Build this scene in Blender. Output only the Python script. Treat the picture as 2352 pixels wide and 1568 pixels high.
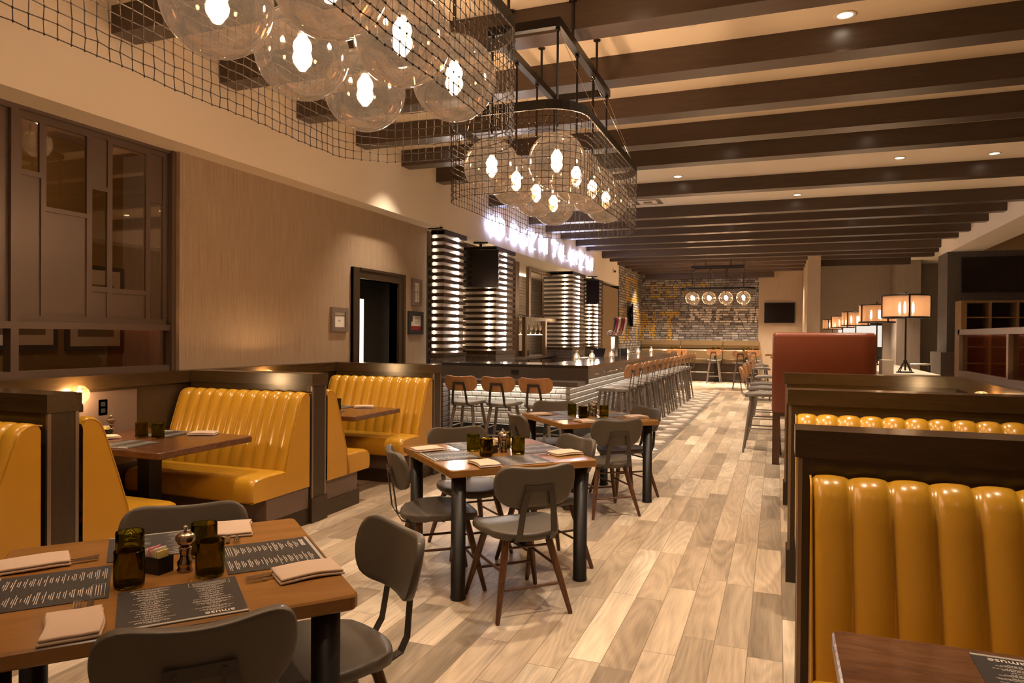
import bpy, math, random
from mathutils import Vector, Matrix
random.seed(7)
S = bpy.context.scene
for o in list(bpy.data.objects): bpy.data.objects.remove(o)
COL = S.collection
PI = math.pi
R = math.radians
# ---------------------------------------------------------------- camera
yaw, pitch, roll, fpx = R(20.65), R(-.464), R(.4595), 1616.475
fw = Vector((-math.sin(yaw)*math.cos(pitch), math.cos(yaw)*math.cos(pitch), math.sin(pitch)))
rt = Vector((math.cos(yaw), math.sin(yaw), 0)); up = rt.cross(fw)
r2 = rt*math.cos(roll)+up*math.sin(roll); u2 = -rt*math.sin(roll)+up*math.cos(roll)
cd = bpy.data.cameras.new('camera'); cam = bpy.data.objects.new('camera', cd); COL.objects.link(cam)
cd.sensor_width = 36; cd.lens = fpx/2352*36; cd.clip_start = .05; cd.clip_end = 100
cam.matrix_world = Matrix(((r2.x, u2.x, -fw.x, 0), (r2.y, u2.y, -fw.y, 0), (r2.z, u2.z, -fw.z, 1.52), (0, 0, 0, 1)))
S.camera = cam
# ---------------------------------------------------------------- world, exposure
w = bpy.data.worlds.new('world'); S.world = w; w.use_nodes = True
w.node_tree.nodes['Background'].inputs[0].default_value = (1, .72, .48, 1)
w.node_tree.nodes['Background'].inputs[1].default_value = .03
S.view_settings.view_transform = 'Standard'; S.view_settings.look = 'None'; S.view_settings.gamma = 1
S.view_settings.exposure = 0.0; S.view_settings.use_curve_mapping = False
WARM = (1, .78, .56); WARM2 = (1, .62, .30); WBULB = (1, .72, .46)
E_SPOT = 72; E_BULB = 400; E_NEON = 20; E_LED = 240; E_SCONCE = 700
ZC = 3.945; ZB = 3.738; XF = -4.65; XW = -4.88; ZS = 3.10
# ---------------------------------------------------------------- node helpers
class NT:
    def __init__(s, name):
        s.m = bpy.data.materials.new(name); s.m.use_nodes = True; s.t = s.m.node_tree; s.t.nodes.clear()
        s.out = s.n('ShaderNodeOutputMaterial')
    def n(s, ty, **k):
        x = s.t.nodes.new(ty)
        for a, b in k.items(): setattr(x, a, b)
        return x
    def l(s, a, b): s.t.links.new(a, b)
    def put(s, sock, v):
        if isinstance(v, bpy.types.NodeSocket): s.l(v, sock)
        elif v is not None:
            if isinstance(v, tuple) and len(v) == 3 and sock.type == 'RGBA': v = (*v, 1)
            sock.default_value = v
    def math(s, op, a, b=None, c=None):
        x = s.n('ShaderNodeMath', operation=op); s.put(x.inputs[0], a)
        if b is not None: s.put(x.inputs[1], b)
        if c is not None: s.put(x.inputs[2], c)
        return x.outputs[0]
    def mix(s, f, a, b, mode='MIX'):
        x = s.n('ShaderNodeMix', data_type='RGBA', blend_type=mode); s.put(x.inputs[0], f); s.put(x.inputs[6], a); s.put(x.inputs[7], b)
        return x.outputs[2]
    def ramp(s, f, stops, interp='LINEAR'):
        x = s.n('ShaderNodeValToRGB'); s.put(x.inputs[0], f); cr = x.color_ramp; cr.interpolation = interp
        while len(cr.elements) < len(stops): cr.elements.new(.5)
        for e, (p, c) in zip(cr.elements, stops): e.position = p; e.color = (*c, 1)
        return x.outputs[0]
    def coord(s, scale=(1, 1, 1), rot=(0, 0, 0), kind='Object'):
        c = s.n('ShaderNodeTexCoord'); m = s.n('ShaderNodeMapping'); s.l(c.outputs[kind], m.inputs[0])
        m.inputs[3].default_value = scale; m.inputs[2].default_value = rot
        return m.outputs[0]
    def noise(s, vec, scale=5, detail=3, rough=.5, dist=0):
        x = s.n('ShaderNodeTexNoise'); s.put(x.inputs['Vector'], vec); x.inputs['Scale'].default_value = scale
        x.inputs['Detail'].default_value = detail; x.inputs['Roughness'].default_value = rough; x.inputs['Distortion'].default_value = dist
        return x.outputs[0]
    def bump(s, h, st=.2, d=.01):
        x = s.n('ShaderNodeBump'); s.put(x.inputs['Height'], h); x.inputs['Strength'].default_value = st; x.inputs['Distance'].default_value = d
        return x.outputs[0]
    def pbr(s, col=(.5, .5, .5), rough=.5, metal=0., normal=None, spec=.5, **k):
        b = s.n('ShaderNodeBsdfPrincipled'); s.put(b.inputs['Base Color'], col); s.put(b.inputs['Roughness'], rough)
        s.put(b.inputs['Metallic'], metal); b.inputs['Specular IOR Level'].default_value = spec
        if normal is not None: s.l(normal, b.inputs['Normal'])
        for a, v in k.items(): s.put(b.inputs[a.replace('_', ' ')], v)
        s.l(b.outputs[0], s.out.inputs[0]); return s.m
def simple(name, col, rough=.5, metal=0., spec=.5, bump=0., bs=60, var=0., **k):
    t = NT(name); c = t.coord(); nb = None; cc = col
    if bump or var:
        n = t.noise(c, bs, 3)
        if bump: nb = t.bump(n, bump, .003)
        if var:
            n2 = t.noise(c, 3, 3); cc = t.mix(n2, tuple(x*(1-var) for x in col), tuple(min(1, x*(1+var)) for x in col))
    return t.pbr(cc, rough, metal, nb, spec, **k)
def wood(name, a, b, sc=(14, 14, 1.2), rough=.35, dist=1.5, spec=.5):
    t = NT(name); n = t.noise(t.coord(sc), 2.2, 4, .55, dist); n2 = t.noise(t.coord((sc[0]*6, sc[1]*6, sc[2]*3)), 3, 2)
    f = t.math('ADD', t.math('MULTIPLY', n, .8), t.math('MULTIPLY', n2, .2))
    return t.pbr(t.ramp(f, [(.3, a), (.7, b)]), rough, 0, t.bump(f, .06, .002), spec)
def emis(name, col, st):
    t = NT(name); e = t.n('ShaderNodeEmission'); e.inputs[0].default_value = (*col, 1); e.inputs[1].default_value = st
    t.l(e.outputs[0], t.out.inputs[0]); return t.m
M = {}
# walls and ceiling
def wallpaper(name, a, b, axis):
    t = NT(name); sc = (1, 220, 2.5) if axis == 'x' else (220, 1, 2.5)
    n = t.noise(t.coord(sc), 1, 2, .6); n2 = t.noise(t.coord(), .5, 2)
    g = t.noise(t.coord((120, 120, 120)), 1, 1)
    f = t.math('ADD', t.math('MULTIPLY', n, .75), t.math('MULTIPLY', g, .25))
    c = t.ramp(f, [(.3, a), (.68, b)])
    return t.pbr(c, .55, 0, t.bump(n, .12, .002), .3)
M['paper'] = wallpaper('woven_wallpaper', (.30, .215, .145), (.48, .37, .265), 'x')
M['paper_y'] = wallpaper('woven_wallpaper_end', (.34, .25, .17), (.48, .37, .265), 'y')
M['paper_dark'] = wallpaper('dark_wallpaper', (.085, .07, .06), (.15, .125, .105), 'y')
M['paper_far'] = wallpaper('far_wallpaper', (.24, .19, .155), (.36, .29, .235), 'y')
M['cream'] = simple('cream_paint', (.86, .77, .65), .7, bump=.05, bs=90, spec=.25)
M['ceil'] = simple('ceiling_paint', (.88, .77, .62), .8, spec=.2)
M['tan'] = simple('tan_paint', (.42, .29, .15), .7)
M['beam'] = wood('beam_laminate', (.060, .038, .026), (.085, .055, .037), (1.2, 14, 14), .33, 1)
M['dwood'] = wood('booth_wood', (.038, .022, .009), (.066, .039, .016), (1.3, 12, 12), .22, 1.2)
M['dwoodv'] = wood('booth_wood_upright', (.034, .021, .011), (.052, .032, .016), (10, 10, 1.5), .33, 1.2)
M['dwoody'] = wood('booth_wood_ledge', (.038, .022, .009), (.066, .039, .016), (12, 1.3, 12), .22, 1.2)
M['lam'] = simple('grey_brown_laminate', (.15, .105, .085), .4, var=.1)
M['screen'] = simple('bronze_screen_paint', (.125, .088, .068), .34, .25, var=.08)
M['metal_trim'] = simple('brushed_trim', (.30, .24, .19), .35, .8)
M['black'] = simple('black_metal', (.012, .011, .011), .4, .3, bump=.05, bs=200)
M['iron'] = simple('blackened_iron', (.035, .030, .027), .38, .7)
M['wire'] = simple('aged_wire', (.020, .016, .013), .5, .2)
M['bracket'] = simple('grey_brown_steel', (.055, .048, .042), .45, .3)
M['rubber'] = simple('black_rubber', (.01, .01, .01), .7)
def leather(name, col, rough=.3, bump=.05, v=.05):
    t = NT(name); c = t.coord(); vo = t.n('ShaderNodeTexVoronoi'); t.put(vo.inputs['Vector'], c); vo.inputs['Scale'].default_value = 260
    n = t.noise(c, 6, 3); cc = t.mix(n, tuple(x*(1-v) for x in col), tuple(min(1, x*(1+v)) for x in col))
    return t.pbr(cc, rough, 0, t.bump(vo.outputs[0], bump, .002), .5, Coat_Weight=.15, Coat_Roughness=.2)
M['yellow'] = leather('mustard_leather', (.54, .285, .022), .26)
M['orange'] = leather('burnt_orange_leather', (.20, .042, .012), .42)
M['olive'] = leather('olive_leather', (.11, .066, .024), .3)
M['grey'] = leather('grey_suede_leather', (.078, .066, .050), .6, .05)
M['seatgrey'] = leather('light_grey_seat_leather', (.22, .20, .185), .42, .04)
M['walnut'] = wood('walnut_leg', (.055, .022, .010), (.13, .055, .024), (20, 20, 3), .35)
M['taupe'] = simple('taupe_painted_wood', (.19, .155, .13), .42, var=.1)
M['oak'] = wood('oak_veneer', (.38, .185, .075), (.56, .30, .135), (12, 12, 1.2), .38, 1.2)
M['topmaple'] = wood('amber_tabletop', (.22, .105, .028), (.30, .150, .042), (5, .8, 5), .2, .6)
M['topwal'] = wood('walnut_tabletop', (.085, .036, .018), (.17, .078, .038), (1.6, 9, 9), .22, 1.4)
M['chrome'] = simple('polished_steel', (.75, .70, .64), .12, 1)
M['mill'] = simple('gunmetal_mill', (.42, .34, .28), .16, 1)
M['white'] = simple('white_paper', (.80, .77, .72), .7)
M['pink'] = simple('pink_packet', (.75, .33, .42), .6)
M['yelp'] = simple('yellow_packet', (.85, .68, .2), .6)
M['ink'] = simple('black_ink', (.02, .02, .02), .6)
M['red'] = simple('deep_red', (.35, .015, .02), .4)
M['linen'] = simple('linen_napkin', (.56, .44, .35), .85, bump=.3, bs=300, var=.06, spec=.2)
M['menuink'] = simple('menu_pale_ink', (.62, .58, .53), .6)
M['menu'] = simple('charcoal_menu_card', (.030, .028, .028), .5)
M['menubar'] = simple('menu_grey_band', (.42, .39, .36), .5)
M['bottlegreen'] = None
def glass(name, col, rough=.0, ior=1.45):
    t = NT(name); g = t.n('ShaderNodeBsdfGlass'); g.inputs[0].default_value = (*col, 1); g.inputs['Roughness'].default_value = rough; g.inputs['IOR'].default_value = ior
    t.l(g.outputs[0], t.out.inputs[0]); return t.m
def thin(name, tint, refl=.08, haze=0., hc=(1, .8, .6), gl=0.02, boost=1.0):
    # thin sheet of glass: see-through, fresnel reflection, optional dusty film
    t = NT(name); tr = t.n('ShaderNodeBsdfTransparent'); tr.inputs[0].default_value = (*tint, 1)
    gs = t.n('ShaderNodeBsdfGlossy'); gs.inputs[0].default_value = (1, .93, .86, 1); gs.inputs['Roughness'].default_value = gl
    fr = t.n('ShaderNodeLayerWeight'); fr.inputs[0].default_value = .35
    f = t.math('MINIMUM', t.math('MULTIPLY_ADD', fr.outputs['Fresnel'], boost, refl), 1.0)
    m1 = t.n('ShaderNodeMixShader'); t.l(f, m1.inputs[0]); t.l(tr.outputs[0], m1.inputs[1]); t.l(gs.outputs[0], m1.inputs[2])
    o = m1.outputs[0]
    if haze:
        df = t.n('ShaderNodeBsdfTranslucent'); df.inputs[0].default_value = (*hc, 1)
        m2 = t.n('ShaderNodeMixShader'); m2.inputs[0].default_value = haze; t.l(o, m2.inputs[1]); t.l(df.outputs[0], m2.inputs[2]); o = m2.outputs[0]
    t.l(o, t.out.inputs[0]); return t.m
M['smoke'] = thin('smoked_globe', (.55, .47, .41), .05, .012, (.9, .78, .66), .04, .40)
M['clear'] = thin('clear_glass', (.96, .94, .9), .03, .02, (1, .8, .5), boost=.4)
M['pane'] = thin('window_pane', (.80, .72, .62), .02, boost=.25)
M['tumbler'] = glass('green_tumbler_glass', (.60, .56, .16))
M['bottle'] = thin('candle_bottle_glass', (.9, .88, .86), .12, .1, (.9, .85, .8))
M['bulb'] = emis('globe_bulb_glow', WBULB, E_BULB)
M['bulbs'] = emis('sconce_filament_glow', WARM2, E_SCONCE)
M['lampbulb'] = emis('candle_bulb_glow', (1, .60, .30), 40)
M['lens'] = emis('downlight_lens_glow', (1, .82, .6), 14)
M['neon'] = emis('neon_glow', (.56, .60, 1.0), E_NEON)
M['led'] = emis('led_strip_glow', (1, .84, .72), E_LED)
M['ledw'] = emis('warm_led_glow', (1, .72, .42), E_LED*.4); M['leds'] = emis('slim_led_glow', (1, .82, .58), 14)
M['cove'] = emis('undercounter_led_glow', (1, .87, .72), 26)
M['flame'] = emis('tea_light_glow', (1, .7, .42), 30)
M['hall'] = emis('corridor_tube_glow', (1, .80, .48), 5)
M['slot'] = emis('window_slot_glow', (1, .9, .78), .9)
M['stone'] = simple('dark_quartz', (.040, .034, .030), .14, bump=.0, var=.25)
M['stoneside'] = simple('dark_quartz_side', (.090, .076, .064), .3, var=.25)
M['basetile'] = simple('charcoal_plinth_tile', (.018, .017, .017), .3)
M['tv'] = simple('tv_glass', (.006, .004, .005), .12)
M['slat'] = wood('stained_slat', (.030, .017, .010), (.070, .040, .022), (3, 3, 14), .4)
M['core'] = simple('grey_satin_core', (.72, .66, .64), .4)
M['cabwood'] = wood('pine_cabinet', (.20, .115, .045), (.34, .20, .085), (8, 8, 1.5), .5)
M['cabin'] = simple('red_brown_interior', (.022, .0045, .003), .5)
M['frame_grey'] = wood('weathered_frame', (.13, .10, .085), (.24, .19, .16), (20, 20, 4), .5)
M['counter'] = simple('white_counter', (.74, .66, .56), .4)
M['shade'] = None
t = NT('copper_gauze'); tr = t.n('ShaderNodeBsdfTransparent'); tl = t.n('ShaderNodeBsdfTranslucent'); tl.inputs[0].default_value = (.9, .60, .40, 1)
df = t.n('ShaderNodeBsdfDiffuse'); df.inputs[0].default_value = (.62, .36, .22, 1)
a1 = t.n('ShaderNodeMixShader'); a1.inputs[0].default_value = .5; t.l(tl.outputs[0], a1.inputs[1]); t.l(df.outputs[0], a1.inputs[2])
a2 = t.n('ShaderNodeMixShader'); a2.inputs[0].default_value = .55; t.l(tr.outputs[0], a2.inputs[1]); t.l(a1.outputs[0], a2.inputs[2]); t.l(a2.outputs[0], t.out.inputs[0])
M['shade'] = t.m
# white bevelled subway tile
def tile(name, col, mortar, axis, wd=.155, ht=.077, rough=.12):
    t = NT(name); c = t.n('ShaderNodeTexCoord'); sp = t.n('ShaderNodeSeparateXYZ'); t.l(c.outputs['Object'], sp.inputs[0])
    cb = t.n('ShaderNodeCombineXYZ'); t.l(sp.outputs[0 if axis == 'x' else 1], cb.inputs[0]); t.l(sp.outputs[2], cb.inputs[1])
    def br(ms, sm):
        b = t.n('ShaderNodeTexBrick'); t.l(cb.outputs[0], b.inputs['Vector']); b.inputs['Scale'].default_value = 1
        b.inputs['Brick Width'].default_value = wd; b.inputs['Row Height'].default_value = ht; b.inputs['Mortar Size'].default_value = ms; b.inputs['Mortar Smooth'].default_value = sm
        b.inputs['Color1'].default_value = (*col, 1); b.inputs['Color2'].default_value = tuple(x*.93 for x in col)+(1,); b.inputs['Mortar'].default_value = (*mortar, 1); return b
    a, b = br(.002, .1), br(.016, 1)
    h = t.math('SUBTRACT', 1, b.outputs['Fac'])
    return t.pbr(a.outputs[0], rough, 0, t.bump(h, 1, .012))
M['subway_x'] = tile('bevelled_subway_tile', (.72, .68, .62), (.35, .30, .25), 'x')
M['subway_y'] = tile('bevelled_subway_tile_side', (.72, .68, .62), (.35, .30, .25), 'y')
M['greytile'] = tile('grey_brick_tile', (.15, .12, .11), (.07, .055, .05), 'x', .2, .075, .35)
M['backtile'] = tile('pale_back_tile', (.52, .46, .41), (.2, .16, .13), 'y', .2, .08, .3)
# plank floor
t = NT('plank_floor'); c = t.n('ShaderNodeTexCoord'); sp = t.n('ShaderNodeSeparateXYZ'); t.l(c.outputs['Object'], sp.inputs[0])
x, y = sp.outputs[0], sp.outputs[1]; PW, PL = .159, .92
xr = t.math('DIVIDE', t.math('SUBTRACT', x, .04), PW); row = t.math('FLOOR', xr)
wn = t.n('ShaderNodeTexWhiteNoise', noise_dimensions='1D'); t.l(row, wn.inputs['W'])
yr = t.math('ADD', t.math('DIVIDE', y, PL), wn.outputs[0]); cel = t.math('FLOOR', yr)
cb = t.n('ShaderNodeCombineXYZ'); t.l(row, cb.inputs[0]); t.l(cel, cb.inputs[1])
wn2 = t.n('ShaderNodeTexWhiteNoise', noise_dimensions='2D'); t.l(cb.outputs[0], wn2.inputs['Vector'])
rnd = wn2.outputs[0]
base = t.ramp(rnd, [(0, (.30, .245, .18)), (.16, (.40, .325, .24)), (.34, (.50, .40, .29)), (.52, (.57, .46, .335)), (.72, (.63, .52, .39)), (1, (.71, .61, .475))])
fx = t.math('FRACT', xr); fy = t.math('FRACT', yr)
gv = t.n('ShaderNodeCombineXYZ'); t.l(t.math('ADD', t.math('MULTIPLY', x, 1), t.math('MULTIPLY', rnd, 37)), gv.inputs[0]); t.l(t.math('ADD', t.math('MULTIPLY', y, .16), t.math('MULTIPLY', rnd, 11)), gv.inputs[1]); t.l(rnd, gv.inputs[2])
cath = t.noise(gv.outputs[0], 4.2, 1, .4, .25)
rings = t.math('FRACT', t.math('MULTIPLY', cath, 16)); rings = t.math('ABSOLUTE', t.math('SUBTRACT', rings, .5))
gv2 = t.n('ShaderNodeCombineXYZ'); t.l(t.math('ADD', t.math('MULTIPLY', x, 120), t.math('MULTIPLY', rnd, 90)), gv2.inputs[0]); t.l(t.math('MULTIPLY', y, 5), gv2.inputs[1])
fine = t.noise(gv2.outputs[0], 1, 3)
blot = t.noise(gv.outputs[0], 3, 3, .6, .6)
k = t.math('MULTIPLY', rings, .38); k = t.math('ADD', k, t.math('MULTIPLY', fine, .5)); k = t.math('ADD', k, t.math('MULTIPLY', blot, 1.2)); k = t.math('ADD', k, -.12)
cc = t.mix(1, base, k, 'MULTIPLY')
ex = t.math('MINIMUM', fx, t.math('SUBTRACT', 1, fx)); ey = t.math('MULTIPLY', t.math('MINIMUM', fy, t.math('SUBTRACT', 1, fy)), PL/PW)
e = t.math('MINIMUM', ex, ey); seam = t.math('LESS_THAN', e, .011)
cc = t.mix(seam, cc, (.20, .15, .10))
ro = t.math('MULTIPLY_ADD', blot, .25, .27)
M['floor'] = t.pbr(cc, ro, 0, t.bump(t.math('MINIMUM', t.math('MULTIPLY', e, 30), 1), .15, .002), .5)
M['hexw'] = simple('white_hex_tile', (.80, .75, .69), .3, var=.1)
M['hexg'] = simple('greige_hex_tile', (.44, .36, .29), .35, var=.2)
M['hexb'] = simple('taupe_hex_tile', (.30, .24, .19), .35, var=.2)
M['grout'] = simple('grey_grout', (.20, .165, .135), .8)
for i, cl in enumerate([(.20, .175, .16), (.30, .27, .245), (.115, .10, .095), (.42, .38, .34)]): M['brk%d' % i] = simple('grey_brick_print_%s' % 'abcd'[i], cl, .7, var=.35, bump=.3, bs=30)
M['brky'] = simple('yellow_painted_brick', (.50, .30, .05), .6, var=.25, bump=.3, bs=30)
M['brkw'] = simple('white_painted_brick', (.62, .56, .49), .6, var=.15, bump=.3, bs=30)
M['mortar'] = simple('dark_mortar', (.035, .030, .028), .9)
# ---------------------------------------------------------------- mesh helpers
class MB:
    def __init__(s): s.v = []; s.f = []; s.mi = []; s.sm = []
    def add(s, vs, fs, m=0, smooth=False):
        b = len(s.v); s.v += [tuple(p) for p in vs]
        for f in fs: s.f.append(tuple(b+i for i in f)); s.mi.append(m); s.sm.append(smooth)
        return s
    def box(s, a, b, m=0, bev=0):
        x0, y0, z0 = (min(a[i], b[i]) for i in range(3)); x1, y1, z1 = (max(a[i], b[i]) for i in range(3))
        if bev <= 0:
            return s.add([(x0, y0, z0), (x1, y0, z0), (x1, y1, z0), (x0, y1, z0), (x0, y0, z1), (x1, y0, z1), (x1, y1, z1), (x0, y1, z1)],
                         [(0, 3, 2, 1), (4, 5, 6, 7), (0, 1, 5, 4), (1, 2, 6, 5), (2, 3, 7, 6), (3, 0, 4, 7)], m)
        g = bev; lay = [(z0, g), (z0+g, 0), (z1-g, 0), (z1, g)]; vs = []
        for z, i in lay:
            c = g if i == 0 else g*1.6
            X0, X1, Y0, Y1 = x0+i*.6, x1-i*.6, y0+i*.6, y1-i*.6
            vs += [(X0+c, Y0, z), (X1-c, Y0, z), (X1, Y0+c, z), (X1, Y1-c, z), (X1-c, Y1, z), (X0+c, Y1, z), (X0, Y1-c, z), (X0, Y0+c, z)]
        fs = [tuple(range(7, -1, -1)), tuple(range(24, 32))]
        for L in range(3):
            for i in range(8): j = (i+1) % 8; fs.append((L*8+i, L*8+j, L*8+8+j, L*8+8+i))
        return s.add(vs, fs, m)
    def tube(s, pts, r, n=8, m=0, cap=True, closed=False, smooth=True):
        pts = [Vector(p) for p in pts]; N = len(pts); rs = r if isinstance(r, (list, tuple)) else [r]*N; vs = []; ref = None
        for i, p in enumerate(pts):
            if closed: tg = pts[(i+1) % N]-pts[i-1]
            else: tg = pts[min(i+1, N-1)]-pts[max(i-1, 0)]
            tg.normalize()
            if ref is None: ref = Vector((0, 0, 1)) if abs(tg.z) < .9 else Vector((1, 0, 0))
            a = tg.cross(ref); a.normalize(); b = tg.cross(a); ref = -b if b.dot(ref) < 0 else b
            if abs(tg.dot(ref)) > .95: ref = Vector((1, 0, 0))
            b = tg.cross(a)
            for k in range(n): th = 2*PI*k/n; vs.append(p+(a*math.cos(th)+b*math.sin(th))*rs[i])
        fs = []
        for i in range(N if closed else N-1):
            for k in range(n): k2 = (k+1) % n; i2 = (i+1) % N; fs.append((i*n+k, i*n+k2, i2*n+k2, i2*n+k))
        s.add(vs, fs, m, smooth)
        if cap and not closed: s.add(vs[:n], [tuple(range(n))[::-1]], m); s.add(vs[-n:], [tuple(range(n))], m)
        return s
    def lathe(s, prof, n=20, m=0, c=(0, 0, 0), smooth=True, flute=0, fn=12):
        vs = []
        for r, z in prof:
            for k in range(n):
                th = 2*PI*k/n; rr = r*(1+flute*math.cos(fn*th)) if flute else r
                vs.append((c[0]+rr*math.cos(th), c[1]+rr*math.sin(th), c[2]+z))
        fs = []
        for i in range(len(prof)-1):
            for k in range(n): k2 = (k+1) % n; fs.append((i*n+k, i*n+k2, i*n+n+k2, i*n+n+k))
        return s.add(vs, fs, m, smooth)
    def sphere(s, c, r, n=24, k=14, m=0):
        return s.lathe([(max(1e-4, r*math.sin(PI*i/k)), -r*math.cos(PI*i/k)) for i in range(k+1)], n, m, c)
    def prism(s, poly, a, b, axis='z', m=0):
        def P(u, v, w): return {'z': (u, v, w), 'x': (w, u, v), 'y': (u, w, v)}[axis]
        n = len(poly); vs = [P(u, v, a) for u, v in poly]+[P(u, v, b) for u, v in poly]
        fs = [tuple(range(n))[::-1], tuple(range(n, 2*n))]+[(i, (i+1) % n, n+(i+1) % n, n+i) for i in range(n)]
        return s.add(vs, fs, m)
    def strip(s, pts, w, t, wd=(1, 0, 0), m=0):
        pts = [Vector(p) for p in pts]; N = len(pts); wd = Vector(wd); vs = []
        for i, p in enumerate(pts):
            tg = (pts[min(i+1, N-1)]-pts[max(i-1, 0)]).normalized(); nn = tg.cross(wd).normalized(); ww = nn.cross(tg).normalized()
            for a, b in ((-1, -1), (1, -1), (1, 1), (-1, 1)): vs.append(p+ww*(a*w/2)+nn*(b*t/2))
        fs = [(0, 1, 2, 3), tuple(4*N-4+k for k in (3, 2, 1, 0))]
        for i in range(N-1):
            for k in range(4): k2 = (k+1) % 4; fs.append((4*i+k, 4*i+k2, 4*i+4+k2, 4*i+4+k))
        return s.add(vs, fs, m)
    def pad(s, fn, nu=16, nv=12, t=.03, rnd=.04, m=0):
        # closed cushion: fn(u,v)->(point, normal); layers shrink at the faces
        lay = [(-.5, 1-rnd), (-.36, 1-rnd*.25), (0, 1), (.36, 1-rnd*.25), (.5, 1-rnd)]
        def grid(sc, off):
            g = []
            for j in range(nv+1):
                for i in range(nu+1):
                    p, nn = fn((2*i/nu-1)*sc, (2*j/nv-1)*sc); g.append(Vector(p)+Vector(nn)*off*t)
            return g
        rim = [j*(nu+1) for j in range(0)]
        rim = [i for i in range(nu+1)]+[j*(nu+1)+nu for j in range(1, nv+1)]+[nv*(nu+1)+i for i in range(nu-1, -1, -1)]+[j*(nu+1) for j in range(nv-1, 0, -1)]
        G0, G1 = grid(lay[0][1], -.5), grid(lay[-1][1], .5)
        q = [(j*(nu+1)+i, j*(nu+1)+i+1, (j+1)*(nu+1)+i+1, (j+1)*(nu+1)+i) for j in range(nv) for i in range(nu)]
        b = len(s.v); s.v += [tuple(p) for p in G0]; n0 = len(G0)
        for f in q: s.f.append(tuple(b+k for k in f[::-1])); s.mi.append(m); s.sm.append(True)
        prev = [b+k for k in rim]
        for off, sc in lay[1:-1]:
            g = grid(sc, off); st = len(s.v); s.v += [tuple(g[k]) for k in rim]; cur = list(range(st, st+len(rim)))
            for k in range(len(rim)): k2 = (k+1) % len(rim); s.f.append((prev[k], prev[k2], cur[k2], cur[k])); s.mi.append(m); s.sm.append(True)
            prev = cur
        b = len(s.v); s.v += [tuple(p) for p in G1]
        for f in q: s.f.append(tuple(b+k for k in f)); s.mi.append(m); s.sm.append(True)
        cur = [b+k for k in rim]
        for k in range(len(rim)): k2 = (k+1) % len(rim); s.f.append((prev[k], prev[k2], cur[k2], cur[k])); s.mi.append(m); s.sm.append(True)
        return s
    def build(s, name, mats, parent=None, loc=(0, 0, 0), rz=0):
        me = bpy.data.meshes.new(name); me.from_pydata(s.v, [], s.f)
        for mm in (mats if isinstance(mats, (list, tuple)) else [mats]): me.materials.append(M[mm] if isinstance(mm, str) else mm)
        me.polygons.foreach_set('material_index', s.mi); me.polygons.foreach_set('use_smooth', s.sm); me.update()
        o = bpy.data.objects.new(name, me); COL.objects.link(o); o.location = loc; o.rotation_euler.z = rz
        if parent: o.parent = parent
        return o
def tag(o, label, cat, group=None):
    o['label'] = label; o['category'] = cat
    if group: o['group'] = group
    return o
def thing(name, label, cat, loc=(0, 0, 0), rz=0, group=None):
    o = bpy.data.objects.new(name, None); COL.objects.link(o); o.location = loc; o.rotation_euler.z = rz; o.empty_display_size = .1
    return tag(o, label, cat, group)
def struct(o): o['kind'] = 'structure'; return o
def sbox(name, a, b, m): return struct(MB().box(a, b).build(name, m))
KIDS = {}
def kids(o): return [c for c in bpy.data.objects if c.parent == o]
def tree(o): return (o, [tree(c) for c in kids(o)])
def dup(tr, parent=None, loc=None, rz=None, label=None, group=None):
    o, ch = tr; c = o.copy(); COL.objects.link(c); c.parent = parent
    if loc is not None: c.location = loc
    if rz is not None: c.rotation_euler.z = rz
    if label: c['label'] = label
    if group: c['group'] = group
    for x in ch: dup(x, c)
    return c
def many(make, spots, group):
    # spots: (loc, rz, label); the first is the made thing, the rest are copies of it and its parts
    first = make(); tr = tree(first); out = []
    for i, (loc, rz, lab) in enumerate(spots):
        o = first if i == 0 else dup(tr)
        o.location = loc; o.rotation_euler.z = rz; o['label'] = lab; o['group'] = group; out.append(o)
    return out
def textmesh(txt, size, name, mat, parent=None, loc=(0, 0, 0), rot=(0, 0, 0), ext=.0004, align='CENTER'):
    cu = bpy.data.curves.new('t', 'FONT'); cu.body = txt; cu.size = size; cu.extrude = ext; cu.align_x = align; cu.align_y = 'CENTER'
    ob = bpy.data.objects.new('t', cu); COL.objects.link(ob)
    me = bpy.data.meshes.new_from_object(ob.evaluated_get(bpy.context.evaluated_depsgraph_get())); bpy.data.objects.remove(ob)
    me.materials.clear(); me.materials.append(M[mat]); o = bpy.data.objects.new(name, me); COL.objects.link(o)
    o.location = loc; o.rotation_euler = rot
    if parent: o.parent = parent
    return o
# ================================================================ SHELL
fl = MB().box((-9, -3, -.1), (7, 26.2, 0)).build('floor', 'floor'); struct(fl)
# hexagon mosaic laid flush in front of the bar
hx = MB(); hx.box((-2.85, 8.3, -.004), (-1.43, 20.2, .0015), 3)
aw = .25; rr_ = aw/math.sqrt(3); ny = 0
yy = 8.3+aw/2; j = 0
while yy < 20.1:
    i = 0; xx = -2.85+rr_
    while xx < -1.43-rr_*.6:
        oy = yy+(aw/2 if i % 2 else 0); k = (i+2*j+(i//2)) % 3
        poly = [(xx+(rr_-.003)*math.cos(PI/3*q), oy+(rr_-.003)*math.sin(PI/3*q)) for q in range(6)]
        hx.add([(px, py, .003) for px, py in poly], [(0, 1, 2, 3, 4, 5)], k)
        xx += rr_*1.5; i += 1
    yy += aw; j += 1
hx = hx.build('floor_hexagon_tiles', ['hexw', 'hexg', 'hexb', 'grout']); struct(hx); hx.name = 'floor'
sbox('ceiling', (-9, -3, ZC), (7, 26.2, ZC+.1), 'ceil')
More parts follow.
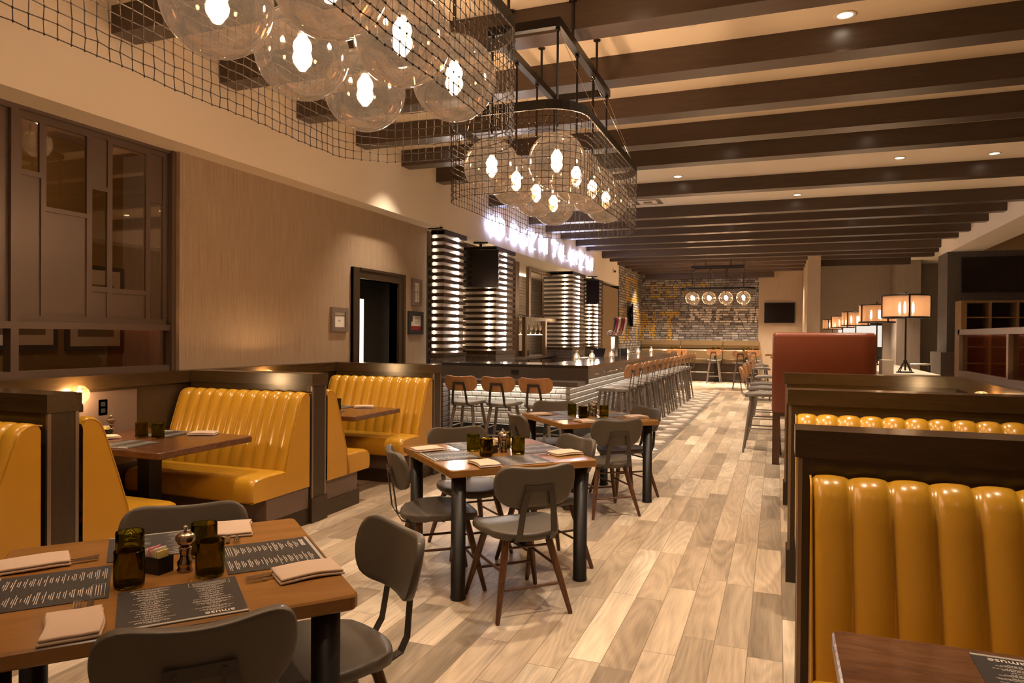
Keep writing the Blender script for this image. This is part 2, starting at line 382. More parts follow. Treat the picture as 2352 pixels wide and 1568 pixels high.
struct(MB().box((XF-.1, -3, ZS), (XF, 21.75, ZC)).box((-7.6, 12.6, ZS), (XF-.1, 21.8, ZC)).box((XW, 9.3, ZS), (XF, 9.4, ZS+.02)).box((XW-.1, -3, ZS), (XF-.1, 12.6, ZS+.1)).build('trim_1', 'cream'))
# left wall (wallpaper) with the doorway
wl = MB().box((XW-.12, 4.72, 0), (XW, 7.50, ZS)).box((XW-.12, 7.50, 2.22), (XW, 8.47, ZS)).box((XW-.12, 8.47, 0), (XW, 9.33, ZS))
struct(wl.build('wall_left', 'paper'))
sbox('wall_left_end', (-7.4, 9.33, 0), (XW-.12, 9.45, ZS), 'paper_y').name = 'wall_left'
# corridor behind the doorway
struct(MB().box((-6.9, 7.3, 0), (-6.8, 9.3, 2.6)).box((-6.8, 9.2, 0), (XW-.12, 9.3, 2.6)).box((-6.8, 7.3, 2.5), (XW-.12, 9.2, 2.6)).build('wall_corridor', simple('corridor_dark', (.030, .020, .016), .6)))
dn = MB()
for a, b, c, d in ((7.35, 7.50, 0, 2.35), (8.47, 8.63, 0, 2.35), (7.50, 8.47, 2.22, 2.35)):
    dn.box((XW-.12, a, c), (XW+.035, b, d)).box((XW, a+(.0 if a < 7.4 or a == 7.5 else .11), c if a != 7.5 else 2.32), (XW+.05, (a+.035) if a < 7.4 else b, d))
d1 = struct(dn.build('door_1', 'dwoodv'))
ln = thing('corridor_light', 'glowing vertical light tube just inside the dark doorway', 'light', (-5.6, 8.62, 0)); MB().box((0, 0, .2), (.03, .1, 2.03)).build('tube', 'hall', ln)
# window screen recess (window_1)
w1 = struct(MB().box((XW-.12, 4.70, 0), (XW-.10, 4.72, ZS)).build('window_1', 'paper_y'))
XP = -4.97
fr = MB(); T0, T1 = XP-.045, XP+.02
rects = dict(g1=(3.411, 3.539, 2.665, 3.022), p1=(3.412, 3.551, 1.638, 2.628), g2=(3.59, 3.909, 2.43, 3.023), p2=(3.591, 3.91, 1.638, 2.396),
             p3=(3.953, 4.091, 2.667, 3.041), g3=(3.955, 4.086, 1.879, 2.629), p3b=(3.957, 4.087, 1.641, 1.838), g4=(4.132, 4.452, 1.873, 3.02),
             p4=(4.137, 4.453, 1.638, 1.835), p5=(4.494, 4.627, 2.634, 3.036), g5=(4.496, 4.627, 1.637, 2.629))
def frame_sheet(m, y0, y1, z0, z1, holes, x0, x1):
    ys = sorted({y0, y1, *[h[0] for h in holes], *[h[1] for h in holes]}); zs = sorted({z0, z1, *[h[2] for h in holes], *[h[3] for h in holes]})
    for a, b in zip(ys, ys[1:]):
        run = None
        for c, d in zip(zs, zs[1:]):
            ym, zm = (a+b)/2, (c+d)/2; hole = any(h[0] < ym < h[1] and h[2] < zm < h[3] for h in holes)
            if not hole: run = (run[0], d) if run else (c, d)
            if hole or d == zs[-1]:
                if run: m.box((x0, a, run[0]), (x1, b, run[1])); run = None
frame_sheet(fr, 3.375, 4.675, 1.592, 3.095, list(rects.values()), XP-.02, XP)
fr.build('lattice', 'screen', w1)
sp = MB()
for k, (a, b, c, d) in rects.items():
    if k[0] == 'p': sp.box((XP-.024, a-.004, c-.004), (XP-.012, b+.004, d+.004))
sp.build('panel', 'screen', w1)
gp = MB()
for k, (a, b, c, d) in rects.items():
    if k[0] == 'g': gp.box((XP-.017, a-.004, c-.004), (XP-.012, b+.004, d+.004))
gp.box((XP-.017, 3.375, 1.243), (XP-.012, 4.675, 1.544)); gp.build('pane', 'pane', w1)
of = MB().box((XP-.05, 3.318, 1.20), (XP+.03, 3.373, ZS)).box((XP-.05, 4.677, 1.20), (XP+.05, 4.73, ZS)).box((XP-.05, 3.373, 1.543), (XP+.03, 4.677, 1.593)).box((XP-.05, 3.373, 1.2), (XP+.03, 4.677, 1.244)).box((XP-.05, 3.373, 3.075), (XP+.03, 4.677, ZS))
of.box((XP-.05, -1, 1.2), (XP+.03, 3.318, 1.244)).box((XP-.05, -1, 1.543), (XP+.03, 3.318, 1.593)).box((XP-.05, -1, 3.06), (XP+.03, 3.318, ZS)); of.build('frame', 'screen', w1)
lf = MB(); frame_sheet(lf, 2.0, 3.318, 1.593, 3.06, [(3.02, 3.26, 2.66, 3.02), (3.02, 3.26, 1.64, 2.62), (2.6, 2.98, 2.2, 3.02), (2.6, 2.98, 1.64, 2.15)], XP-.02, XP)
lf.box((XP-.024, 3.01, 1.63), (XP-.012, 3.27, 2.63)).box((XP-.024, 2.59, 1.63), (XP-.012, 2.99, 2.16)).build('side_lattice', 'screen', w1)
MB().box((XP-.1, -1, 0), (XP+.0, 4.7, 1.2)).build('sill_wall', 'lam', w1)
# room behind the screen
bk = simple('ochre_paint', (.20, .115, .032), .7)
struct(MB().box((-7.6, -1, 0), (-7.5, 6.38, 3.75)).build('wall_private_room', bk))
struct(MB().box((-7.5, 6.38, 0), (XW-.12, 6.48, 3.75)).build('wall_private_room', 'paper_far'))
struct(MB().box((-7.6, -1, 3.66), (XP-.1, 6.4, 3.75)).build('ceiling', simple('private_room_ceiling', (.34, .22, .15), .8)))
pl = bpy.data.lights.new('room_light', 'POINT'); pl.energy = 45; pl.color = WARM; pl.shadow_soft_size = .12  # fill light added to brighten the room behind the screen
rl = thing('private_room_fill', 'unseen added pendant light in the room behind the left screen', 'light', (-6.2, 4.4, 3.3)); MB().sphere((0, 0, .12), .05).tube([(0, 0, .17), (0, 0, .36)], .006, 6).build('fill', 'iron', rl)
lo = bpy.data.objects.new('glow', pl); COL.objects.link(lo); lo.parent = rl; lo.location = (0, 0, -.1)
for i, (a, b, c, d) in enumerate(((5.62, 6.36, 1.31, 2.30), (4.75, 5.52, 1.33, 2.30))):
    p = thing('framed_picture', ('black framed landscape print nearest the corner, seen through the left screen', 'black framed print at far left behind the screen glass')[i], 'picture', (-7.49, (a+b)/2, c), group='prints in the private room')
    hw, hh = (b-a)/2, d-c
    MB().box((0, -hw, 0), (.03, hw, hh)).build('frame', 'ink', p); MB().box((.03, -hw+.05, .05), (.032, hw-.05, hh-.05)).build('mat', 'linen', p)
    MB().box((.032, -hw+.14, .16), (.034, hw-.14, hh-.22)).build('print', simple('brown_print', (.16, .10, .06), .6, var=.6, bs=8), p)
# right side
struct(MB().box((3.67, -3, 3.52), (3.77, 19.6, ZC)).box((3.77, -3, 3.52), (4.31, 18.6, 3.56)).box((4.25, -3, 3.56), (4.31, 18.6, ZC)).build('trim_2', 'cream'))
struct(MB().box((3.63, 18.6, 0), (7, 19.6, 3.52)).box((3.50, 18.5, 0), (7, 19.7, 1.22)).build('wall_right', 'paper_dark'))
sbox('wall_right_upper', (3.77, 18.6, 3.52), (7, 18.9, ZC), 'tan').name = 'wall_right'
sbox('wall_right', (6.9, -3, 0), (7, 18.6, ZC), 'tan')
struct(MB().box((1.05, 25.9, 0), (6, 26.0, ZC)).build('wall_back', 'paper_far'))
struct(MB().box((3.45, 24.6, 0), (4.1, 25.9, ZC)).build('wall_back', 'paper_far'))
struct(MB().box((.78, 21.5, 0), (1.12, 25.9, ZC)).box((-.62, 25.9, 0), (1.05, 26.0, ZC)).build('wall_back', wallpaper('light_wallpaper', (.34, .25, .17), (.46, .35, .245), 'y')))
sbox('wall_front', (-9, -3.1, 0), (7, -3, ZC), 'cream')
struct(MB().box((2.2, 25.84, 0), (3.2, 25.9, 2.35)).build('door_2', 'basetile'))
sv = thing('serving_hatch', 'bright white wall opening behind the row of drum lamps', 'opening', (1.9, 25.82, 0)); MB().box((0, 0, 1.25), (1.3, .06, 1.95)).build('glow_panel', 'slot', sv)
# brick mural walls
def inpoly(x, y, P):
    c = False
    for i in range(len(P)):
        (x1, y1), (x2, y2) = P[i], P[i-1]
        if (y1 > y) != (y2 > y) and x < (x2-x1)*(y-y1)/(y2-y1)+x1: c = not c
    return c
def LET(ch, x0, x1, z0, z1, st=.24):
    w_, h_ = x1-x0, z1-z0; r = lambda a, b, c, d: [(x0+a*w_, z0+c*h_), (x0+b*w_, z0+c*h_), (x0+b*w_, z0+d*h_), (x0+a*w_, z0+d*h_)]
    q = lambda *p: [(x0+a*w_, z0+b*h_) for a, b in p]
    return {'N': [r(0, st, 0, 1), r(1-st, 1, 0, 1), q((0, 1), (.3, 1), (1, 0), (.7, 0))], 'T': [r(0, 1, .84, 1), r(.5-st/2, .5+st/2, 0, 1)],
            'E': [r(0, st, 0, 1), r(0, 1, .84, 1), r(0, .85, .42, .58), r(0, 1, 0, .16)], 'R': [r(0, st, 0, 1), r(0, 1, .84, 1), r(0, 1, .42, .56), r(1-st, 1, .5, 1), q((.35, .45), (.65, .45), (1, 0), (.7, 0))],
            'O': [r(0, st, 0, 1), r(1-st, 1, 0, 1), r(0, 1, .84, 1), r(0, 1, 0, .16)], 'I': [r(.3, .7, 0, 1)], 'A': [q((0, 0), (.3, 0), (.6, 1), (.4, 1)), q((1, 0), (.7, 0), (.4, 1), (.6, 1)), r(.2, .8, .3, .45)],
            'U': [r(0, st, 0, 1), r(1-st, 1, 0, 1), r(0, 1, 0, .16)]}[ch]
YEL = []; WHT = []
for ch, a, b, c, d in (('N', -4.70, -4.15, 1.42, 2.42), ('T', -4.02, -3.30, 1.42, 2.42), ('O', -4.35, -3.95, 2.95, 3.42), ('U', -3.8, -3.4, 2.95, 3.42), ('R', -3.25, -2.8, 2.95, 3.42), ('T', -2.7, -2.25, 2.95, 3.42)): YEL += LET(ch, a, b, c, d)
for ch, a, b, c, d in (('N', -2.95, -2.2, 2.03, 2.55), ('E', -2.05, -1.55, 2.03, 2.55), ('E', -1.42, -.98, 2.03, 2.55), ('R', -.9, -.62, 2.03, 2.55)): WHT += LET(ch, a, b, c, d)
YL = []
for ch, a, b, c, d in (('I', 21.75, 22.5, 1.42, 2.42), ('A', 22.5, 23.5, 1.42, 2.42), ('N', 24.7, 25.9, 1.42, 2.5), ('O', 22.9, 24.9, 2.7, 3.5)): YL += LET(ch, a, b, c, d)
def brickwall(u0, u1, z0, z1, P, yel, wht):
    m = MB(); random.seed(3); row = 0; z = z0; bw, bh = .235, .082
    m.add([P(u0, z0, 0), P(u1, z0, 0), P(u1, z1, 0), P(u0, z1, 0)], [(0, 1, 2, 3)], 4)
    while z < z1-.01:
        u = u0-(bw/2 if row % 2 else 0)+random.uniform(-.02, .02); h = bh-.014
        while u < u1:
            L = bw*random.choice((.8, 1, 1, 1.25)); a, b = max(u, u0), min(u+L-.016, u1); u += L
            if b-a < .03: continue
            g = random.choices((0, 1, 2, 3), (5, 5, 2, 2))[0]; n = 4; cut = random.random() < .12
            for q in range(n):
                aa, bb = a+(b-a)*q/n, a+(b-a)*(q+1)/n; uc, zc_ = (aa+bb)/2, z+h/2; mi = g
                if random.random() < .93:
                    if any(inpoly(uc, zc_, p) for p in yel): mi = 5
                    elif any(inpoly(uc, zc_, p) for p in wht): mi = 6
                zl = z+(.02 if cut and q in (0, 3) else .004*random.random()); zt = z+h-.006*random.random()
                m.add([P(aa, zl, .006), P(bb, zl, .006), P(bb, zt, .006), P(aa, zt, .006)], [(0, 1, 2, 3)], mi)
        z += bh; row += 1
    return m
BM = ['brk0', 'brk1', 'brk2', 'brk3', 'mortar', 'brky', 'brkw']
struct(brickwall(XF, -.62, 0, ZB+.2, lambda u, z, d: (u, 25.9-d, z), YEL, WHT).build('wall_back', BM))
struct(brickwall(21.75, 25.9, 0, ZB+.2, lambda u, z, d: (XF+d, u, z), YL, []).build('wall_left', BM))
sbox('wall_left_beyond', (-4.9, 21.75, 0), (XF-.002, 26, ZC), 'mortar').name = 'wall_left'
sbox('wall_left_olive', (-4.85, 19.72, 0), (XF-.02, 21.75, 3.0), simple('olive_beige_paint', (.26, .18, .10), .7)).name = 'wall_left'
# ceiling beams
BY = [1.69, 2.75, 3.85, 4.93, 6.0, 7.09, 8.16, 9.17, 11.16, 13.22, 14.31, 15.44, 16.73, 17.76, 19.49, 20.45, 21.53, 22.63, 23.75, 24.85]
for i, y in enumerate(BY):
    x1 = .8 if y > 22 else (3.9 if y > 21 else 3.8 if y > 20 else 3.67)
    sbox('trim_beam', (XF, y, ZB), (x1, y+.215, ZC), 'beam').name = 'trim_%d' % (i+4)
sbox('trim_24', (-4.45, 25.3, 3.58), (-.12, 25.6, ZB+.1), 'beam'); sbox('trim_25', (1.13, 22.2, 3.60), (3.45, 22.4, ZC), 'beam')
# ================================================================ DOWNLIGHTS
def downlight():
    d = thing('recessed_downlight', '', 'downlight')
    MB().lathe([(.055, -.001), (.075, -.001), (.080, -.005), (.075, -.008), (.055, -.006), (.052, 0)], 24).build('trim_ring', 'cream', d)
    MB().lathe([(.0001, -.003), (.054, -.003)], 24).build('lens', 'lens', d)
    return d
dls = [((.45, 5.83, ZC), 'downlight glowing between the beams at upper right'), ((2.68, 11.03, ZC) if False else (2.62, 10.80, ZC), 'bright downlight near the right edge of the ceiling'),
       ((1.51, 10.66, ZC), 'small downlight left of the brightest right ceiling light'), ((-1.43, 10.83, ZC), 'downlight just right of the middle cage chandelier'),
       ((.29, 12.86, ZC), 'small downlight beyond the wide ceiling strip')]
vis = many(downlight, [(a, 0, b) for a, b in dls], 'recessed ceiling downlights')
# unseen lamps added for light (x, y, share of a full lamp, wording)
hid = [(-3.6, 3.3, .7, 'over the near left booth'), (-3.2, 5.6, .9, 'over the gap between the left booths'), (-.35, 3.05, .75, 'over the near aisle'), (1.0, 3.3, .45, 'over the nearest right booth'),
       (-1.0, 4.45, 1.0, 'over the right of the middle table'), (-4.12, 7.75, .9, 'grazing the cream fascia before the bar'), (-.6, 8.7, 1.2, 'over the aisle before the bar'), (1.0, 8.75, .9, 'over the orange settee'),
       (-3.2, 12.1, 1.2, 'over the bar near its corner'), (-1.0, 14.9, 2.4, 'over the middle of the far aisle'), (1.4, 14.9, 1.0, 'over the second drum lamp'), (-3.2, 14.9, 1.8, 'over the middle of the bar'),
       (-1.0, 18.6, 2.6, 'over the aisle by the end of the bar'), (1.8, 18.6, 1.2, 'over the far drum lamps'), (-3.2, 18.6, 2.0, 'over the end of the bar'), (-3.0, 22.2, 2.6, 'over the left far floor'), (-.7, 22.2, 2.6, 'over the right far floor'),
       (-4.0, 24.4, 2.6, 'washing the left of the mural'), (-2.5, 24.4, 3.4, 'washing the middle of the mural'), (-1.1, 24.4, 3.4, 'washing the right of the mural'), (.2, 24.4, 2.6, 'washing the wall television'), (2.4, 24.3, 5.0, 'over the far right corner'), (2.6, 20.9, 4.0, 'over the far end of the white counter'),
       (-.6, .3, .12, 'behind and above the nearest table'), (1.0, .3, .2, 'above the bottom right table'), (-3.4, 1.4, .4, 'over the cut-off left bench'), (2.6, 6.5, .35, 'over the passage right of the glass screen'), (2.6, 13.6, .6, 'before the dark right wall'), (-2.4, 10.2, 1.0, 'over the near corner of the bar')]
tr = tree(vis[0]); allz = [(o, 1.0) for o in vis]
for hx_, hy_, sh_, wd_ in hid: allz.append((dup(tr, None, (hx_, hy_, ZC), 0, 'unseen downlight added for light, '+wd_), sh_))
spots = {}
for o, sh_ in allz:
    if sh_ not in spots:
        L = bpy.data.lights.new('beam', 'SPOT'); L.energy = E_SPOT*4*sh_; L.color = WARM; L.spot_size = R(84); L.spot_blend = .8; L.shadow_soft_size = .04; spots[sh_] = L
    s_ = bpy.data.objects.new('beam', spots[sh_]); COL.objects.link(s_); s_.parent = o; s_.location = (0, 0, -.02)
dc = thing('smoke_detector', 'faint round cover plate on the ceiling at top middle', 'detector', (-.67, 5.6, ZC)); MB().lathe([(.0001, -.006), (.07, -.006), (.075, 0)], 24).build('cover', 'cream', dc)
av = thing('ceiling_vent', 'square slatted air vent in the ceiling beside the cage chandelier', 'vent', (-2.2, 12.7, ZC))
for q in range(4): MB().box((-.32+.08*q, -.32+.08*q, -.004-.004*q), (.32-.08*q, .32-.08*q, -.004*q-.001)).build('louvre', 'cream' if q % 2 == 0 else 'metal_trim', av)
ex = thing('exit_sign', 'red glowing sign edge under the ceiling at the far right', 'sign', (2.72, 9.6, ZC)); MB().box((-.15, -.02, -.03), (.15, .02, 0)).build('sign', emis('red_exit_glow', (1, .08, .03), 2), ex)
# ================================================================ BOOTHS
XL = (-3.49, -4.75); XR = (.075, 1.42)
def partition(label, x0, x1, y0, y1, outward):
    # x0 = free end, x1 = wall end ; outward = sign of the free end
    p = thing('booth_partition', label, 'partition', (x0, y0, 0), group='dark wood booth partitions')
    L = x1-x0; sg = 1 if L > 0 else -1; d = y1-y0; e = sg*.012
    MB().box((-e, -.012, 1.105), (L, d+.012, 1.20)).build('cap', 'dwood', p)
    MB().box((e*.6, .006, 1.03), (L, d-.006, 1.103)).build('rail', 'dwood', p)
    MB().box((sg*.05, .03, .0), (L, d-.03, 1.03)).build('panel', 'dwoodv', p)
    MB().box((0, .0, .20), (sg*.05, d, 1.103)).build('end_post', 'dwoodv', p)
    MB().box((-sg*.002, -.002, .20), (sg*.012, .018, 1.10)).box((-sg*.002, d-.018, .20), (sg*.012, d+.002, 1.10)).build('corner_strip', 'metal_trim', p)
    MB().box((-e, -.012, 0), (sg*.06, d+.012, .20)).build('plinth_block', 'dwoodv', p)
    return p
partition('booth partition end nearest the camera on the left side', XL[0], XL[1], 2.53, 2.70, 1)
partition('middle left booth partition beside the yellow bench with the walnut table', XL[0], XL[1], 4.72, 4.905, 1)
partition('farthest left booth partition, in front of the tiled bar', XL[0], XL[1], 6.86, 7.03, 1)
partition('nearest right booth partition, capped above the large yellow backrest', XR[0], XR[1], 2.66, 2.82, -1)
partition('middle right booth partition behind the nearest one', XR[0], XR[1], 4.71, 4.88, -1)
partition('farthest right booth partition, in front of the orange settee', XR[0], XR[1], 6.88, 7.05, -1)
def bench(L, chan, side):
    # faces -Y ; origin at rear of free end, extends +X by L ; side: which end is free (visible)
    b = thing('booth_bench', '', 'bench')
    nu = chan*8; prof = [(-.325, .44), (-.30, .55), (-.235, .75), (-.175, .92), (-.145, 1.0), (-.125, 1.035), (-.095, 1.056), (-.06, 1.062), (-.02, 1.055), (-.005, 1.03)]
    vs = []
    for i in range(nu+1):
        fr_ = (i % 8)/8; x = L*i/nu; bl = math.sin(PI*fr_)**.5 if 0 < fr_ < 1 else 0
        edge = 0
        if i == 0 or i == nu: edge = .02
        for k, (y, z) in enumerate(prof):
            kk = .030*(bl-1); zz = z+(kk*.55 if k > 4 else 0)-(edge*.6 if k > 4 else 0)
            vs.append((x, y-(kk if k < 8 else 0)*1.0+edge*(1 if k < 8 else 0), zz))
    n = len(prof); m = MB(); fs = [(i*n+k, (i+1)*n+k, (i+1)*n+k+1, i*n+k+1) for i in range(nu) for k in range(n-1)]
    m.add(vs, fs, 0, True)
    for q, xx in ((0, 0), (1, L)):
        pr = [(y+.02*(k < 8), z-.012*(k > 4)) for k, (y, z) in enumerate(prof)]+[(-.005, .30), (-.345, .30)]
        poly = [(xx, y, z) for y, z in pr]; m.add(poly, [tuple(range(len(poly)))[::(1 if q else -1)]], 0)
    m.build('backrest', 'yellow', b)
    pp = [(0, y+.02, z-.012) for y, z in prof[:-1]]; MB().tube([(-.001, p[1], p[2]) for p in pp], .004, 6).build('piping', 'yellow', b); MB().tube([(L+.001, p[1], p[2]) for p in pp], .004, 6).build('piping', 'yellow', b)
    # seat: profile swept along X with rounded ends
    sp_ = [(-.30, .30), (-.655, .30), (-.668, .32), (-.672, .38), (-.668, .435), (-.650, .462), (-.62, .474), (-.5, .482), (-.30, .480)]
    m = MB(); xs = [0, .006, .02, .05, L-.05, L-.02, L-.006, L]; vs = []
    for x in xs:
        dd = min(x, L-x); ins = max(0, .03-dd)*.5 if dd < .03 else 0
        for y, z in sp_: vs.append((x, min(y+ins, -.29), z-(ins if z > .4 else 0)))
    k = len(sp_); m.add(vs, [(i*k+j, (i+1)*k+j, (i+1)*k+j+1, i*k+j+1) for i in range(len(xs)-1) for j in range(k-1)], 0, True)
    m.add(vs[:k], [tuple(range(k))], 0); m.add(vs[-k:], [tuple(range(k))[::-1]], 0)
    m.add([(0, -.30, .30), (L, -.30, .30), (L, -.66, .30), (0, -.66, .30)], [(0, 1, 2, 3)], 0); m.build('seat_cushion', 'yellow', b)
    MB().box((.03, -.50, 0), (L-.01, -.005, .30)).build('bench_base', 'lam', b)
    MB().box((.02, -.52, 0), (L-.01, -.0, .13)).build('base_moulding', 'dwoodv', b)
    return b
# left row: free end at x=-3.49 (mirror by rotating) -> facing -Y benches extend from wall to free end
LB = 1.235; g = 'mustard channelled booth benches'
A_ = bench(LB, 11, 1); trA = tree(A_)
def put(tr_, o, loc, rz, lab):
    loc = (loc[0], loc[1]-(.011 if rz == 0 else -.011), loc[2])
    o = o or dup(tr_); o.location = loc; o.rotation_euler.z = rz; o['label'] = lab; o['group'] = g; return o
put(trA, A_, (XL[1]+.02, 4.715, 0), 0, 'mustard booth bench facing the camera behind the left walnut table')
put(trA, None, (XL[1]+.02, 2.515, 0), 0, 'mustard bench back cut off by the left edge of the picture')
put(trA, None, (XL[0]-.005, 2.715, 0), PI, 'mustard bench seen side-on behind the nearest left partition')
put(trA, None, (XL[0]-.005, 4.92, 0), PI, 'mustard bench side with rounded seat right of the middle left partition')
put(trA, None, (XL[1]+.02, 6.855, 0), 0, 'farthest left mustard bench, beside the tiled bar')
B_ = bench(1.30, 11, 1); trB = tree(B_)
put(trB, B_, (.112, 2.655, 0), 0, 'large mustard bench back filling the lower right corner')
put(trB, None, (1.412, 2.825, 0), PI, 'mustard bench hidden behind the nearest right partition')
put(trB, None, (.112, 4.705, 0), 0, 'mustard bench top row of pads in the middle right booth')
put(trB, None, (1.412, 4.885, 0), PI, 'mustard bench hidden behind the middle right partition')
put(trB, None, (.112, 6.875, 0), 0, 'farthest right mustard bench with only its lit top edge showing')
# booth side walls with ledge
bw_ = thing('booth_wainscot', 'dark wood panelled wall and ledge along the left booths', 'panelling', (0, 0, 0))
MB().box((-4.97, -1, 1.10), (-4.735, 4.70, 1.20)).box((-4.879, 4.70, 1.10), (-4.735, 7.03, 1.20)).build('ledge', 'dwoody', bw_); MB().box((-4.875, -1, 0), (-4.765, 7.03, 1.10)).build('wall_panel', 'dwoodv', bw_)
for a, b in ((3.1, 4.18), (5.1, 5.9)): MB().box((-4.765, a, .5), (-4.757, b, 1.075)).build('inlay_panel', 'lam', bw_)
bw2 = thing('booth_wainscot', 'dark wood panelled wall and ledge along the right booths', 'panelling', (0, 0, 0))
MB().box((1.42, -.5, 1.10), (1.66, 7.05, 1.20)).build('ledge', 'dwoody', bw2); MB().box((1.45, -.5, 0), (1.62, 7.05, 1.10)).build('wall_panel', 'dwoodv', bw2)
w2 = struct(MB().box((1.50, -.5, 1.20), (1.56, 7.25, 1.245)).box((1.50, 7.19, 1.245), (1.56, 7.25, 1.605)).box((1.50, -.5, 1.56), (1.56, 7.25, 1.605)).box((1.50, 5.78, 1.245), (1.56, 5.83, 1.56)).box((1.50, 4.4, 1.245), (1.56, 4.45, 1.56)).build('window_2', 'screen'))
MB().box((1.527, -.5, 1.245), (1.533, 7.19, 1.56)).build('pane', 'pane', w2)
# globe sconces in booths
def sconce():
    s = thing('globe_bulb_lamp', '', 'lamp')
    MB().box((.0, -.05, -.07), (.02, .05, .05)).tube([(.01, 0, -.02), (.07, 0, -.05), (.085, 0, -.02)], .010, 8).lathe([(.0001, -.05), (.024, -.05), (.026, -.01), (.022, .012), (.0001, .012)], 16, 0, (.085, 0, 0)).build('socket', 'black', s)
    MB().sphere((.085, 0, .075), .066, 28, 16).build('glass_bulb', 'clear', s)
    MB().tube([(.085, 0, .012), (.085, -.010, .05), (.085, -.012, .1), (.085, .012, .1), (.085, .010, .05), (.085, .002, .014)], .0070, 6).build('filament', 'bulbs', s)
    return s
many(sconce, [((-4.755, 3.62, 1.0), 0, 'glowing clear globe bulb on the wall of the near left booth'), ((-4.762, 5.62, 1.03), 0, 'globe bulb peeking over the middle left partition'),
              ((1.419, 5.74, 1.02), PI, 'globe bulb peeking over the right booth partition')], 'booth globe bulbs')
ol = thing('wall_outlet', 'dark wall outlet under the ledge beside the globe bulb', 'outlet', (-4.765, 3.88, .955)); MB().box((0, -.038, -.06), (.008, .038, .06)).build('plate', 'black', ol); MB().box((.008, -.017, .008), (.011, .017, .04)).box((.008, -.017, -.04), (.011, .017, -.008)).build('socket', 'rubber', ol)
# ================================================================ SEATS
def seat_thing(kind):
    hi = {'chair': 0, 'counter': .19, 'bar': .32}[kind]; zs = .46+hi; ch = kind == 'chair'
    t_ = thing('dining_chair' if ch else 'bar_stool', '', 'chair' if ch else 'stool')
    sm, bm, lm, km = ('grey', 'grey', 'walnut', 'bracket') if ch else ('seatgrey', 'oak', 'taupe', 'bracket')
    def sf(u, v):
        U = u*math.sqrt(1-.46*v*v/1.0*.95); V = v*math.sqrt(1-.40*u*u); wd = .240+.026*V
        return (U*wd, .0+V*.235, zs-.018+.016*U*U*(1 if V > -.5 else .5)-.012*max(0, V)**2-.008*(1-U*U)), (0, 0, 1)
    MB().pad(sf, 14, 12, .042, .05).build('seat', sm, t_)
    zb, zt = (.600+hi, .866+hi) if ch else (.595+hi, .838+hi); bw = .244 if ch else .240
    def bf(u, v):
        U = u*(1-.13*v*v-.05*v**6); V = v*(1-.24*abs(u)**6)
        wd = bw*(1-.06*(1-V)/2); x = U*wd; mid, h = (zb+zt)/2, (zt-zb)/2
        z = mid+V*h-(.042*(1-(U*U))*(1 if V > 0 else 0)*max(V, 0)**1.5)+(.012*(1-U*U)*max(-V, 0))
        y = -.262-.10*(z-zb)/(zt-zb)*.55+.055*U*U
        return (x, y, z), (-.0, 1, .15)
    MB().pad(bf, 18, 12, .030 if ch else .013, .035 if ch else .01).build('backrest', bm, t_)
    zc_ = zb+.115
    yb = lambda z: -.262-.055*(z-zb)/(zt-zb)-.021
    m = MB()
    for s_ in (-1, 1):
        m.strip([(s_*.105, -.10, zs-.048), (s_*.105, -.20, zs-.05), (s_*.103, -.245, zs-.035), (s_*.10, -.272, zs+.01), (s_*.088, yb(zb)-.006, zb), (s_*.066, yb(zc_), zc_), (s_*.066, yb(zc_), zc_+.012)], .034 if ch else .030, .006)
    m.strip([(-.083, yb(zc_)-.001, zc_), (.083, yb(zc_)-.001, zc_)], .032, .006, (0, 0, 1))
    for s_ in (-1, 1): m.tube([(s_*.055, yb(zc_)-.002, zc_), (s_*.055, yb(zc_)-.007, zc_)], .006, 8)
    m.build('back_bracket', km, t_)
    fx_, fy_ = (.215, .235) if ch else (.215, .225)
    top = [(.135, .14), (-.135, .14), (.125, -.14), (-.125, -.14)]; bot = [(fx_+.01, fy_), (-fx_-.01, fy_), (fx_, -fy_-.015), (-fx_, -fy_-.015)]
    zt_ = zs-.045; r0, r1 = (.0205, .0125) if ch else (.022, .014)
    for a, b in zip(top, bot): MB().tube([(a[0], a[1], zt_), ((a[0]*.55+b[0]*.45), (a[1]*.55+b[1]*.45), zt_*.55), (b[0], b[1], .004)], [r0, r0*.95, r1], 10).tube([(b[0], b[1], .006), (b[0], b[1], 0)], r1*.9, 8).build('leg', lm, t_)
    P = lambda i, z: tuple(bot[i][k]+(top[i][k]-bot[i][k])*(z/zt_) for k in (0, 1))+(z,)
    zz = .20 if ch else .27
    for i, j, z in ((0, 1, zz-.04), (2, 3, zz-.04), (0, 2, zz+.05), (1, 3, zz+.05)): MB().tube([P(i, z), P(j, z)], .008 if ch else .009, 8).build('stretcher', lm, t_)
    MB().tube([P(0, zt_-.05), P(1, zt_-.05)], .007, 6).tube([P(2, zt_-.05), P(3, zt_-.05)], .007, 6).tube([(-.14, 0, zt_+.0), (.14, 0, zt_+.0)], .012, 6).build('under_rail', lm, t_)
    return t_
def facing(f): return math.atan2(-f[0], f[1])
